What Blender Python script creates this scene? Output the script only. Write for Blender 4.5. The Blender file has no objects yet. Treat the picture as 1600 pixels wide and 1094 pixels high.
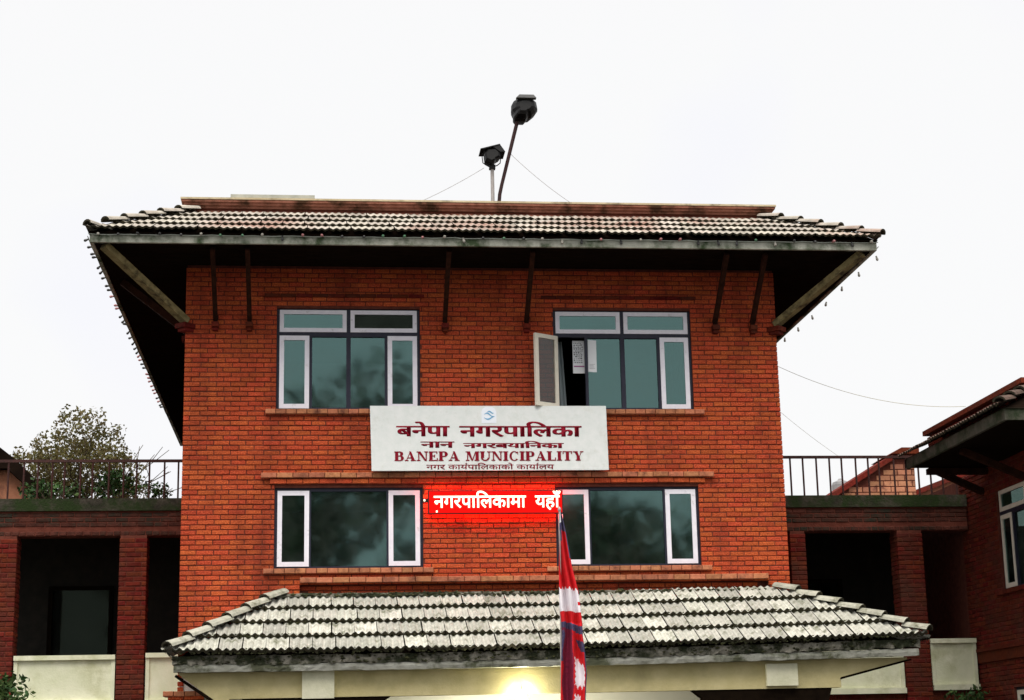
import bpy, bmesh, math, random
from mathutils import Matrix, Vector

random.seed(7)
sc = bpy.context.scene
COL = sc.collection
R = math.radians

# ------------------------------------------------------------------ camera
YAW, PITCH, ROLL = R(6.25005806), R(13.10466432), R(-1.16567619)
CAM = Vector((-2.5815, -27.3317, 1.6))
fwd = Vector((math.sin(YAW) * math.cos(PITCH), math.cos(YAW) * math.cos(PITCH), math.sin(PITCH)))
rgt = Vector((math.cos(YAW), -math.sin(YAW), 0))
up = rgt.cross(fwd)
r2 = math.cos(ROLL) * rgt + math.sin(ROLL) * up
u2 = -math.sin(ROLL) * rgt + math.cos(ROLL) * up
cd = bpy.data.cameras.new('camera')
cd.sensor_width = 36.0
cd.lens = 2757.234 / 1600 * 36
cd.clip_end = 3000
cam = bpy.data.objects.new('camera', cd)
COL.objects.link(cam)
cam.matrix_world = Matrix(((r2.x, u2.x, -fwd.x, CAM.x), (r2.y, u2.y, -fwd.y, CAM.y), (r2.z, u2.z, -fwd.z, CAM.z), (0, 0, 0, 1)))
sc.camera = cam

# ------------------------------------------------------------------ world, sun, exposure
SUN_EL, SUN_AZ = 64.0, 190.0          # azimuth clockwise from +Y (the building's depth direction)
world = bpy.data.worlds.new('World')
sc.world = world
world.use_nodes = True
wn, wl = world.node_tree.nodes, world.node_tree.links
wn.clear()
w_out = wn.new('ShaderNodeOutputWorld')
w_sky = wn.new('ShaderNodeTexSky')
w_sky.sky_type = 'NISHITA'
w_sky.sun_disc = False
w_sky.sun_elevation = R(SUN_EL)
w_sky.sun_rotation = R(SUN_AZ)
w_sky.dust_density = 4.0
w_b1 = wn.new('ShaderNodeBackground')
w_b1.inputs['Strength'].default_value = 0.05
wl.new(w_sky.outputs[0], w_b1.inputs['Color'])
w_tc = wn.new('ShaderNodeTexCoord')
w_no = wn.new('ShaderNodeTexNoise')
w_no.inputs['Scale'].default_value = 3.1
w_no.inputs['Detail'].default_value = 3.0
wl.new(w_tc.outputs['Generated'], w_no.inputs['Vector'])
w_cr = wn.new('ShaderNodeValToRGB')
w_cr.color_ramp.elements[0].position = 0.28
w_cr.color_ramp.elements[0].color = (0.90, 0.90, 0.985, 1)
w_cr.color_ramp.elements[1].position = 0.43
w_cr.color_ramp.elements[1].color = (0.96, 0.955, 0.952, 1)
wl.new(w_no.outputs['Fac'], w_cr.inputs['Fac'])
w_b2 = wn.new('ShaderNodeBackground')
w_b2.inputs['Strength'].default_value = 0.372
wl.new(w_cr.outputs['Color'], w_b2.inputs['Color'])
w_mx = wn.new('ShaderNodeMixShader')
w_mx.inputs['Fac'].default_value = 0.93      # thick overcast in front of the clear sky
wl.new(w_b1.outputs[0], w_mx.inputs[1])
wl.new(w_b2.outputs[0], w_mx.inputs[2])
wl.new(w_mx.outputs[0], w_out.inputs['Surface'])

sd = bpy.data.lights.new('sun', 'SUN')
sd.energy = 1.5
sd.angle = R(50)
sd.color = (1.0, 0.95, 0.88)
sun = bpy.data.objects.new('sun', sd)
COL.objects.link(sun)
sdir = Vector((math.sin(R(SUN_AZ)) * math.cos(R(SUN_EL)), math.cos(R(SUN_AZ)) * math.cos(R(SUN_EL)), math.sin(R(SUN_EL))))
sun.rotation_euler = sdir.to_track_quat('Z', 'Y').to_euler()

vs = sc.view_settings
vs.view_transform = 'Standard'
vs.look = 'None'
vs.exposure = 1.5
vs.gamma = 1.0
vs.use_curve_mapping = False
sc.cycles.max_bounces = 6
sc.cycles.transparent_max_bounces = 12
sc.cycles.use_denoising = True
sc.cycles.sample_clamp_indirect = 4.0

# ------------------------------------------------------------------ materials
MATS = {}
def mat(name, c1, c2=None, rough=0.8, scale=6.0, bump=0.0, bscale=40.0, stain=None, stain_scale=1.4, stain_lo=0.5, stain_hi=0.62,
        metallic=0.0, spec=0.3, rand=0.0, emit=None, estr=0.0, detail=5.0, stretch=None, huerand=0.0, translucent=0.0, stain_stretch=None):
    m = bpy.data.materials.new(name)
    m.use_nodes = True
    nt = m.node_tree
    N, L = nt.nodes, nt.links
    b = N['Principled BSDF']
    b.inputs['Roughness'].default_value = rough
    b.inputs['Metallic'].default_value = metallic
    b.inputs['Specular IOR Level'].default_value = spec
    geo = N.new('ShaderNodeNewGeometry')
    vec = geo.outputs['Position']
    if stretch:
        mp = N.new('ShaderNodeMapping')
        mp.inputs['Scale'].default_value = stretch
        L.new(vec, mp.inputs['Vector'])
        vec = mp.outputs[0]
    n1 = N.new('ShaderNodeTexNoise')
    n1.inputs['Scale'].default_value = scale
    n1.inputs['Detail'].default_value = detail
    n1.inputs['Roughness'].default_value = 0.62
    L.new(vec, n1.inputs['Vector'])
    c2 = c2 or c1
    rmp = N.new('ShaderNodeValToRGB')
    rmp.color_ramp.elements[0].position = 0.32
    rmp.color_ramp.elements[1].position = 0.68
    rmp.color_ramp.elements[0].color = (*c1, 1)
    rmp.color_ramp.elements[1].color = (*c2, 1)
    L.new(n1.outputs['Fac'], rmp.inputs['Fac'])
    out = rmp.outputs['Color']
    if rand:
        oi = N.new('ShaderNodeObjectInfo')
        ad = N.new('ShaderNodeMath'); ad.operation = 'ADD'
        L.new(geo.outputs['Random Per Island'], ad.inputs[0]); L.new(oi.outputs['Random'], ad.inputs[1])
        fr = N.new('ShaderNodeMath'); fr.operation = 'FRACT'
        L.new(ad.outputs[0], fr.inputs[0])
        mr = N.new('ShaderNodeMapRange')
        mr.inputs['To Min'].default_value = 1 - rand
        mr.inputs['To Max'].default_value = 1 + rand
        L.new(fr.outputs[0], mr.inputs['Value'])
        hs = N.new('ShaderNodeHueSaturation')
        L.new(out, hs.inputs['Color'])
        L.new(mr.outputs[0], hs.inputs['Value'])
        if huerand:
            m2 = N.new('ShaderNodeMath'); m2.operation = 'MULTIPLY'; m2.inputs[1].default_value = 7.31
            L.new(fr.outputs[0], m2.inputs[0])
            f2 = N.new('ShaderNodeMath'); f2.operation = 'FRACT'; L.new(m2.outputs[0], f2.inputs[0])
            mr2 = N.new('ShaderNodeMapRange')
            mr2.inputs['To Min'].default_value = 0.5 - huerand
            mr2.inputs['To Max'].default_value = 0.5 + huerand
            L.new(f2.outputs[0], mr2.inputs['Value'])
            L.new(mr2.outputs[0], hs.inputs['Hue'])
        out = hs.outputs['Color']
    if stain:
        n2 = N.new('ShaderNodeTexNoise')
        n2.inputs['Scale'].default_value = stain_scale
        n2.inputs['Detail'].default_value = 7.0
        n2.inputs['Roughness'].default_value = 0.68
        if stain_stretch:
            mp2 = N.new('ShaderNodeMapping'); mp2.inputs['Scale'].default_value = stain_stretch
            L.new(vec, mp2.inputs['Vector']); L.new(mp2.outputs[0], n2.inputs['Vector'])
        else:
            L.new(vec, n2.inputs['Vector'])
        r3 = N.new('ShaderNodeMapRange')
        r3.inputs['From Min'].default_value = stain_lo
        r3.inputs['From Max'].default_value = stain_hi
        L.new(n2.outputs['Fac'], r3.inputs['Value'])
        mx = N.new('ShaderNodeMix'); mx.data_type = 'RGBA'
        L.new(r3.outputs[0], mx.inputs['Factor'])
        L.new(out, mx.inputs[6])
        mx.inputs[7].default_value = (*stain, 1)
        out = mx.outputs[2]
    L.new(out, b.inputs['Base Color'])
    if bump:
        n3 = N.new('ShaderNodeTexNoise')
        n3.inputs['Scale'].default_value = bscale
        n3.inputs['Detail'].default_value = 4.0
        L.new(vec, n3.inputs['Vector'])
        bp = N.new('ShaderNodeBump')
        bp.inputs['Strength'].default_value = bump
        bp.inputs['Distance'].default_value = 0.02
        L.new(n3.outputs['Fac'], bp.inputs['Height'])
        L.new(bp.outputs[0], b.inputs['Normal'])
    if translucent:
        tl = N.new('ShaderNodeBsdfTranslucent'); L.new(out, tl.inputs['Color'])
        ms_ = N.new('ShaderNodeMixShader'); ms_.inputs['Fac'].default_value = translucent
        L.new(b.outputs[0], ms_.inputs[1]); L.new(tl.outputs[0], ms_.inputs[2]); L.new(ms_.outputs[0], N['Material Output'].inputs['Surface'])
    if emit:
        b.inputs['Emission Color'].default_value = (*emit, 1)
        b.inputs['Emission Strength'].default_value = estr
    MATS[name] = m
    return m

mat('brick', (0.32, 0.044, 0.015), (0.66, 0.125, 0.042), rough=0.9, scale=48, bump=1.0, bscale=60, rand=0.15, huerand=0.006,
    spec=0.15, stain=(0.17, 0.030, 0.016), stain_scale=1.0, stain_lo=0.48, stain_hi=0.78, stain_stretch=(1.6, 1.6, 0.35))
mat('shaded_brick', (0.085, 0.012, 0.007), (0.17, 0.026, 0.013), rough=0.9, spec=0.1, scale=16, bump=0.5, bscale=60, rand=0.25, huerand=0.01,
    stain=(0.07, 0.03, 0.02), stain_scale=1.2, stain_lo=0.46, stain_hi=0.72)  # darker copy of brick: the shade on the wings is put into its colour
mat('pale_brick', (0.42, 0.17, 0.09), (0.52, 0.23, 0.13), rough=0.9, scale=12, bump=0.5, bscale=60, rand=0.2, huerand=0.008,
    stain=(0.16, 0.06, 0.04), stain_scale=3.0, stain_lo=0.52, stain_hi=0.66)
mat('parapet_brick', (0.22, 0.085, 0.055), (0.34, 0.145, 0.10), rough=0.95, scale=10, bump=0.6, rand=0.15, spec=0.1,
    stain=(0.07, 0.035, 0.02), stain_scale=2.6, stain_lo=0.46, stain_hi=0.62)
mat('band_brick', (0.05, 0.018, 0.013), (0.105, 0.034, 0.024), rough=0.95, scale=10, bump=0.6, rand=0.25, spec=0.1,
    stain=(0.03, 0.028, 0.02), stain_scale=2.0, stain_lo=0.45, stain_hi=0.62)  # darker, browner brick for the edge-beam courses of the wings
mat('mortar', (0.085, 0.018, 0.010), (0.15, 0.04, 0.024), rough=0.95, scale=9, bump=0.3)
mat('sill_brick', (0.38, 0.13, 0.06), (0.50, 0.20, 0.10), rough=0.9, scale=14, bump=0.5, bscale=50, rand=0.2, huerand=0.008,
    stain=(0.14, 0.05, 0.03), stain_scale=5, stain_lo=0.5, stain_hi=0.7)
mat('coping_stone', (0.44, 0.36, 0.22), (0.58, 0.50, 0.34), rough=0.9, scale=3, bump=0.3, stain=(0.16, 0.13, 0.08), stain_scale=2, stain_lo=.52, stain_hi=.66)
mat('roof_tile', (0.28, 0.25, 0.21), (0.50, 0.455, 0.39), rough=0.9, scale=7, bump=0.4, bscale=50, rand=0.16, huerand=0.012,
    stain=(0.30, 0.17, 0.13), stain_scale=0.55, stain_lo=0.50, stain_hi=0.66)
mat('canopy_tile', (0.36, 0.36, 0.31), (0.58, 0.57, 0.50), rough=0.9, scale=10, bump=0.6, bscale=50, rand=0.20, huerand=0.012,
    stain=(0.13, 0.135, 0.08), stain_scale=4.5, stain_lo=0.52, stain_hi=0.70)
mat('hip_tile', (0.30, 0.30, 0.24), (0.48, 0.47, 0.39), rough=0.9, scale=9, bump=0.5, bscale=40, rand=0.15,
    stain=(0.12, 0.12, 0.07), stain_scale=4, stain_lo=0.52, stain_hi=0.68)
mat('tile_lip', (0.018, 0.018, 0.010), (0.065, 0.055, 0.032), rough=1, scale=22, bump=0.7, bscale=70)
mat('moss', (0.018, 0.022, 0.010), (0.055, 0.055, 0.022), rough=1, scale=16, rand=0.4)
mat('dark_fascia', (0.05, 0.05, 0.035), (0.12, 0.11, 0.09), rough=0.95, scale=5, bump=0.5, bscale=40, spec=0.1,
    stain=(0.025, 0.035, 0.018), stain_scale=1.6, stain_lo=0.47, stain_hi=0.62)
mat('fascia_concrete', (0.30, 0.31, 0.25), (0.50, 0.50, 0.43), rough=0.95, scale=5, bump=0.5, bscale=40,
    stain=(0.05, 0.075, 0.035), stain_scale=1.6, stain_lo=0.47, stain_hi=0.62)
mat('cornice_concrete', (0.10, 0.095, 0.07), (0.32, 0.30, 0.25), rough=0.95, scale=6, bump=0.8, bscale=25,
    stain=(0.025, 0.03, 0.014), stain_scale=2.6, stain_lo=0.44, stain_hi=0.56)
mat('gutter', (0.20, 0.20, 0.16), (0.46, 0.46, 0.41), rough=0.8, scale=3, bump=0.4, bscale=30,
    stain=(0.08, 0.085, 0.05), stain_scale=1.5, stain_lo=0.48, stain_hi=0.60)
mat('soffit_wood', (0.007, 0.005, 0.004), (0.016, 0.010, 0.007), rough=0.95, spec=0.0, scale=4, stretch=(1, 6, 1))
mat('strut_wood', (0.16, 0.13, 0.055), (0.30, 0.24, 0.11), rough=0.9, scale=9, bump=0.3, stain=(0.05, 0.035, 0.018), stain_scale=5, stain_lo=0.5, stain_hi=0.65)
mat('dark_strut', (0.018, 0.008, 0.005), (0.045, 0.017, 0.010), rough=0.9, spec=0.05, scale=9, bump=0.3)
mat('white_paint', (0.78, 0.76, 0.84), (0.86, 0.84, 0.90), rough=0.5, scale=8, bump=0.1, stain=(0.5, 0.47, 0.47), stain_scale=7, stain_lo=0.60, stain_hi=0.75)
mat('old_white_paint', (0.66, 0.62, 0.52), (0.76, 0.71, 0.60), rough=0.6, scale=8, bump=0.2)
mat('frame_dark', (0.012, 0.013, 0.028), (0.022, 0.022, 0.04), rough=0.5, scale=8)
mat('cream_plaster', (0.55, 0.54, 0.38), (0.68, 0.66, 0.50), rough=0.9, scale=2.5, bump=0.2, stain=(0.40, 0.41, 0.25), stain_scale=1.3, stain_lo=0.48, stain_hi=0.75)
mat('cream_panel', (0.62, 0.64, 0.44), (0.76, 0.76, 0.58), rough=0.9, scale=2.5, bump=0.2, stain=(0.45, 0.46, 0.26), stain_scale=2.0, stain_lo=0.5, stain_hi=0.72)
mat('beam_plaster', (0.44, 0.38, 0.18), (0.56, 0.49, 0.26), rough=0.9, scale=3, bump=0.2, stain=(0.34, 0.30, 0.15), stain_scale=1.2, stain_lo=0.5, stain_hi=0.75)
mat('porch_white', (0.80, 0.79, 0.74), (0.84, 0.83, 0.78), rough=0.9, scale=3)
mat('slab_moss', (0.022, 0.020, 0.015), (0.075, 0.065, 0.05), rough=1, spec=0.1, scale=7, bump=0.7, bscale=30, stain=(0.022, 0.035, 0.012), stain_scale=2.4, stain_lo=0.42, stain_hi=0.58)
mat('interior', (0.018, 0.016, 0.013), (0.03, 0.026, 0.02), rough=0.95)
mat('dark_timber', (0.006, 0.004, 0.003), (0.012, 0.008, 0.005), rough=0.95, spec=0.0, scale=8)
mat('iron', (0.035, 0.014, 0.012), (0.075, 0.025, 0.02), rough=0.6, scale=20, metallic=0.2)
mat('black_metal', (0.006, 0.006, 0.007), (0.012, 0.012, 0.012), rough=0.55)
mat('grey_metal', (0.10, 0.10, 0.10), (0.16, 0.16, 0.16), rough=0.55)
mat('galvanised', (0.34, 0.31, 0.29), (0.48, 0.44, 0.42), rough=0.5, scale=10, metallic=0.3)
mat('rust_pole', (0.012, 0.008, 0.008), (0.06, 0.02, 0.02), rough=0.8, scale=30)
mat('sign_white', (0.70, 0.74, 0.72), (0.78, 0.80, 0.79), rough=0.45, scale=9, stain=(0.56, 0.58, 0.52), stain_scale=2.6, stain_lo=0.56, stain_hi=0.80, bump=0.05)
mat('sign_edge', (0.30, 0.30, 0.29), rough=0.5)
mat('sign_red', (0.20, 0.004, 0.016), (0.25, 0.006, 0.020), rough=0.6, spec=0.1)
mat('emblem_white', (0.84, 0.88, 0.95), rough=0.5)
mat('emblem_blue', (0.16, 0.40, 0.62), rough=0.5)
mat('led_case', (0.02, 0.006, 0.006), rough=0.5)
mat('led_face', (0.03, 0.001, 0.001), rough=0.8, spec=0.03, emit=(1.0, 0.006, 0.004), estr=0.36)
mat('led_halo', (0.10, 0.005, 0.005), rough=0.5, emit=(1.0, 0.02, 0.01), estr=8.0)  # glow added only to redden the wall around the board
mat('led_letter', (0.8, 0.6, 0.5), rough=0.5, emit=(1.0, 0.72, 0.50), estr=1.0)
mat('bulb_glow', (0.9, 0.9, 0.8), rough=0.4, emit=(1.0, 0.94, 0.68), estr=340.0)
mat('flag_crimson', (0.50, 0.005, 0.010), (0.68, 0.010, 0.016), rough=0.85, scale=14, bump=0.2)
mat('flag_blue', (0.03, 0.028, 0.08), (0.10, 0.08, 0.16), rough=0.85, scale=30)
mat('flag_white', (0.76, 0.72, 0.76), (0.84, 0.80, 0.83), rough=0.85, scale=14)
mat('flag_shade_red', (0.14, 0.008, 0.030), (0.26, 0.014, 0.050), rough=0.85, scale=40)
mat('leaf_olive', (0.085, 0.075, 0.022), (0.18, 0.15, 0.055), rough=0.7, scale=1.4, rand=0.45, huerand=0.03, translucent=0.5)
mat('leaf_green', (0.020, 0.05, 0.012), (0.05, 0.10, 0.022), rough=0.7, scale=2, rand=0.4, huerand=0.03)  # added emitting sheet behind the case, throws a red halo on the wall
mat('bark', (0.06, 0.045, 0.03), (0.12, 0.09, 0.065), rough=0.95, scale=12, bump=0.6)
mat('cord', (0.45, 0.48, 0.42), rough=0.6)
mat('bulb_pale', (0.42, 0.40, 0.35), rough=0.3)
mat('bulb_pink', (0.45, 0.20, 0.20), rough=0.3)
mat('bulb_green', (0.10, 0.22, 0.13), rough=0.3)
mat('bulb_dark', (0.05, 0.05, 0.05), rough=0.3)
mat('black_cable', (0.02, 0.02, 0.02), rough=0.6)
mat('pale_cable', (0.42, 0.38, 0.22), rough=0.6)
mat('asphalt', (0.045, 0.043, 0.040), (0.075, 0.07, 0.065), rough=0.95, scale=3, bump=0.3)
mat('paper', (0.74, 0.76, 0.78), rough=0.8)
mat('ink', (0.08, 0.09, 0.11), rough=0.8)
mat('faded_ink', (0.35, 0.36, 0.38), rough=0.8)
mat('magenta_ink', (0.34, 0.10, 0.25), rough=0.8)
mat('curtain', (0.20, 0.24, 0.26), (0.30, 0.35, 0.36), rough=0.9, scale=5, stretch=(8, 8, 0.4))
mat('tank_grey', (0.20, 0.20, 0.21), (0.30, 0.29, 0.29), rough=0.7)
mat('backlit_tile', (0.06, 0.04, 0.03), (0.13, 0.08, 0.06), rough=0.9, scale=8, bump=0.4, rand=0.2)  # backlit shade of the right-hand roof put into the tile colour
mat('flat_sheet', (0.30, 0.31, 0.27), (0.44, 0.44, 0.38), rough=0.8)

def glass_mat(name, refl, trans, fac, dust=(0.16, 0.20, 0.17), dirt=0.13):
    m = bpy.data.materials.new(name)
    m.use_nodes = True
    N, L = m.node_tree.nodes, m.node_tree.links
    N.clear()
    o = N.new('ShaderNodeOutputMaterial')
    g = N.new('ShaderNodeBsdfGlossy'); g.inputs['Color'].default_value = (*refl, 1); g.inputs['Roughness'].default_value = 0.045
    t = N.new('ShaderNodeBsdfTransparent'); t.inputs['Color'].default_value = (*trans, 1)
    x = N.new('ShaderNodeMixShader'); x.inputs['Fac'].default_value = fac
    no = N.new('ShaderNodeTexNoise'); no.inputs['Scale'].default_value = 1.7; no.inputs['Detail'].default_value = 1.5
    ge = N.new('ShaderNodeNewGeometry')
    L.new(ge.outputs['Position'], no.inputs['Vector'])
    bp = N.new('ShaderNodeBump'); bp.inputs['Strength'].default_value = 0.10; bp.inputs['Distance'].default_value = 0.02
    L.new(no.outputs['Fac'], bp.inputs['Height']); L.new(bp.outputs[0], g.inputs['Normal'])
    L.new(g.outputs[0], x.inputs[2]); L.new(t.outputs[0], x.inputs[1])
    df = N.new('ShaderNodeBsdfDiffuse'); df.inputs['Color'].default_value = (*dust, 1)       # film of dust on the pane
    n2 = N.new('ShaderNodeTexNoise'); n2.inputs['Scale'].default_value = 2.3; n2.inputs['Detail'].default_value = 8.0; n2.inputs['Roughness'].default_value = 0.75
    L.new(ge.outputs['Position'], n2.inputs['Vector'])
    mr = N.new('ShaderNodeMapRange'); mr.inputs['From Min'].default_value = 0.40; mr.inputs['From Max'].default_value = 0.72
    mr.inputs['To Min'].default_value = 0.02; mr.inputs['To Max'].default_value = dirt
    L.new(n2.outputs['Fac'], mr.inputs['Value'])
    y = N.new('ShaderNodeMixShader'); L.new(mr.outputs[0], y.inputs['Fac']); L.new(x.outputs[0], y.inputs[1]); L.new(df.outputs[0], y.inputs[2])
    L.new(y.outputs[0], o.inputs['Surface'])
    MATS[name] = m
glass_mat('tinted_glass', (0.17, 0.295, 0.285), (0.48, 0.60, 0.57), 0.45)
glass_mat('dark_glass', (0.07, 0.09, 0.07), (0.4, 0.4, 0.4), 0.12)
glass_mat('clear_glass', (0.20, 0.20, 0.20), (0.75, 0.72, 0.70), 0.25)

# ------------------------------------------------------------------ mesh helpers
class MB:
    """collects geometry, builds ONE mesh object"""
    def __init__(s):
        s.v, s.f, s.m = [], [], []
    def face(s, pts, mi=0):
        n = len(s.v); s.v += [tuple(p) for p in pts]; s.f.append(tuple(range(n, n + len(pts)))); s.m.append(mi)
    def grid(s, rows, mi=0, flip=False):
        n = len(s.v); c = len(rows[0])
        for r in rows: s.v += [tuple(p) for p in r]
        for i in range(len(rows) - 1):
            for j in range(c - 1):
                q = (n + i * c + j, n + i * c + j + 1, n + (i + 1) * c + j + 1, n + (i + 1) * c + j)
                s.f.append(q[::-1] if flip else q); s.m.append(mi)
    def box(s, x0, x1, y0, y1, z0, z1, mi=0, M=None):
        n = len(s.v)
        P = [(x, y, z) for z in (z0, z1) for y in (y0, y1) for x in (x0, x1)]
        if M is not None: P = [tuple(M @ Vector(p)) for p in P]
        s.v += P
        for q in ((0, 2, 3, 1), (4, 5, 7, 6), (0, 1, 5, 4), (2, 6, 7, 3), (0, 4, 6, 2), (1, 3, 7, 5)):
            s.f.append(tuple(n + k for k in q)); s.m.append(mi)
    def brick(s, M, w, h, d, c=0.008, mi=0):
        """chamfered brick: x along the wall 0..w, y into the wall 0..d, z 0..h; no back face"""
        n = len(s.v)
        P = []
        for (y, o) in ((0, c), (c, 0), (d, 0)):
            P += [(o, y, o), (w - o, y, o), (w - o, y, h - o), (o, y, h - o)]
        s.v += [tuple(M @ Vector(p)) for p in P]
        s.f.append((n, n + 1, n + 2, n + 3)); s.m.append(mi)
        for k in range(2):
            for j in range(4):
                a = n + 4 * k + j; b = n + 4 * k + (j + 1) % 4
                s.f.append((a, a + 4, b + 4, b)); s.m.append(mi)
    def prism(s, poly, y0, y1, mi=0, M=None):
        """poly: list of (x,z), counter-clockwise seen from -y"""
        n = len(s.v); k = len(poly)
        P = [(x, y0, z) for x, z in poly] + [(x, y1, z) for x, z in poly]
        if M is not None: P = [tuple(M @ Vector(p)) for p in P]
        s.v += P
        s.f.append(tuple(range(n, n + k))); s.m.append(mi)
        s.f.append(tuple(range(n + 2 * k - 1, n + k - 1, -1))); s.m.append(mi)
        for j in range(k):
            a, b = n + j, n + (j + 1) % k
            s.f.append((a, a + k, b + k, b)); s.m.append(mi)
    def tube(s, pts, r, n=8, mi=0, cap=True):
        pts = [Vector(p) for p in pts]
        base = len(s.v)
        rs = r if isinstance(r, (list, tuple)) else [r] * len(pts)
        prev = None
        for i, p in enumerate(pts):
            t = (pts[min(i + 1, len(pts) - 1)] - pts[max(i - 1, 0)]).normalized()
            if prev is None:
                a = t.cross(Vector((0, 0, 1)))
                if a.length < 1e-3: a = t.cross(Vector((1, 0, 0)))
                a.normalize()
            else:
                a = (prev - t * prev.dot(t)).normalized()
            prev = a
            b = t.cross(a)
            for k in range(n):
                an = 2 * math.pi * k / n
                s.v.append(tuple(p + (a * math.cos(an) + b * math.sin(an)) * rs[i]))
        for i in range(len(pts) - 1):
            for k in range(n):
                q = (base + i * n + k, base + i * n + (k + 1) % n, base + (i + 1) * n + (k + 1) % n, base + (i + 1) * n + k)
                s.f.append(q); s.m.append(mi)
        if cap:
            s.f.append(tuple(base + k for k in range(n))[::-1]); s.m.append(mi)
            e = base + (len(pts) - 1) * n
            s.f.append(tuple(e + k for k in range(n))); s.m.append(mi)
    def beam(s, a, b, w, h, mi=0, taper=1.0):
        """rectangular bar from a to b: w across, h deep"""
        a, b = Vector(a), Vector(b)
        t = (b - a).normalized()
        side = t.cross(Vector((0, 0, 1)))
        if side.length < 1e-3: side = Vector((1, 0, 0))
        side.normalize()
        u = side.cross(t)
        n = len(s.v)
        for p, k in ((a, 1.0), (b, taper)):
            for i, j in ((-1, -1), (1, -1), (1, 1), (-1, 1)):
                s.v.append(tuple(p + side * (i * w * k / 2) + u * (j * h * k / 2)))
        for q in ((3, 2, 1, 0), (4, 5, 6, 7), (0, 1, 5, 4), (1, 2, 6, 5), (2, 3, 7, 6), (3, 0, 4, 7)):
            s.f.append(tuple(n + k for k in q)); s.m.append(mi)
    def loft(s, sections, mi=0):
        """sections: equal-length closed rings of points"""
        n = len(s.v); k = len(sections[0])
        for r in sections: s.v += [tuple(p) for p in r]
        for i in range(len(sections) - 1):
            for j in range(k):
                s.f.append((n + i * k + j, n + i * k + (j + 1) % k, n + (i + 1) * k + (j + 1) % k, n + (i + 1) * k + j)); s.m.append(mi)
        s.f.append(tuple(n + j for j in range(k))[::-1]); s.m.append(mi)
        e = n + (len(sections) - 1) * k
        s.f.append(tuple(e + j for j in range(k))); s.m.append(mi)
    def holed(s, x0, x1, z0, z1, y0, y1, holes, mi=0, M=None):
        """wall slab in the x-z plane with rectangular openings"""
        xs = sorted({x0, x1} | {min(max(v, x0), x1) for h in holes for v in h[:2]})
        zs = sorted({z0, z1} | {min(max(v, z0), z1) for h in holes for v in h[2:]})
        solid = {}
        for i in range(len(xs) - 1):
            for j in range(len(zs) - 1):
                cx, cz = (xs[i] + xs[i + 1]) / 2, (zs[j] + zs[j + 1]) / 2
                solid[i, j] = not any(h[0] < cx < h[1] and h[2] < cz < h[3] for h in holes)
        T = (lambda p: tuple(M @ Vector(p))) if M is not None else (lambda p: p)
        for (i, j), ok in solid.items():
            if not ok: continue
            a, b, c, d = xs[i], xs[i + 1], zs[j], zs[j + 1]
            F = [[(a, y0, c), (b, y0, c), (b, y0, d), (a, y0, d)], [(b, y1, c), (a, y1, c), (a, y1, d), (b, y1, d)]]
            if not solid.get((i - 1, j)): F.append([(a, y1, c), (a, y0, c), (a, y0, d), (a, y1, d)])
            if not solid.get((i + 1, j)): F.append([(b, y0, c), (b, y1, c), (b, y1, d), (b, y0, d)])
            if not solid.get((i, j - 1)): F.append([(a, y1, c), (b, y1, c), (b, y0, c), (a, y0, c)])
            if not solid.get((i, j + 1)): F.append([(a, y0, d), (b, y0, d), (b, y1, d), (a, y1, d)])
            for f in F: s.face([T(p) for p in f], mi)
    def mesh(s, name, mats, smooth=False):
        me = bpy.data.meshes.new(name)
        me.from_pydata(s.v, [], s.f)
        for m in mats: me.materials.append(MATS[m])
        if len(mats) > 1:
            for p, mi in zip(me.polygons, s.m): p.material_index = mi
        if smooth:
            for p in me.polygons: p.use_smooth = True
        me.update()
        return me
    def build(s, name, mats, parent=None, smooth=False):
        if isinstance(mats, str): mats = (mats,)
        return link(name, s.mesh(name, mats, smooth), parent)

def link(name, me, parent=None, M=None):
    o = bpy.data.objects.new(name, me)
    COL.objects.link(o)
    if M is not None: o.matrix_basis = M
    if parent is not None:
        o.parent = parent
        if parent.type == 'EMPTY':
            o.matrix_parent_inverse = parent.matrix_basis.inverted()
    return o

def tag(o, label=None, cat=None, group=None, kind=None):
    if label: o['label'] = label
    if cat: o['category'] = cat
    if group: o['group'] = group
    if kind: o['kind'] = kind
    return o

def thing(name, label, cat, loc=(0, 0, 0), group=None):
    o = bpy.data.objects.new(name, None)
    o.empty_display_size = 0.3
    o.matrix_basis = Matrix.Translation(loc)
    COL.objects.link(o)
    return tag(o, label, cat, group)

FRONT = Matrix.Identity(4)
def frame(origin, u, inward):
    u, i = Vector(u), Vector(inward)
    z = u.cross(i)
    return Matrix(((u.x, i.x, z.x, origin[0]), (u.y, i.y, z.y, origin[1]), (u.z, i.z, z.z, origin[2]), (0, 0, 0, 1)))

CH, BL, JT = 0.0775, 0.248, 0.013       # brick course, brick module, joint
BRICK_ME = {}
def brick_mesh(matname, w=BL - JT, h=CH - JT, d=0.09):
    k = (matname, round(w, 3), round(h, 3), round(d, 3))
    if k not in BRICK_ME:
        b = MB(); b.brick(FRONT, w, h, d)
        BRICK_ME[k] = b.mesh('brick', (matname,))
    return BRICK_ME[k]

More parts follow.
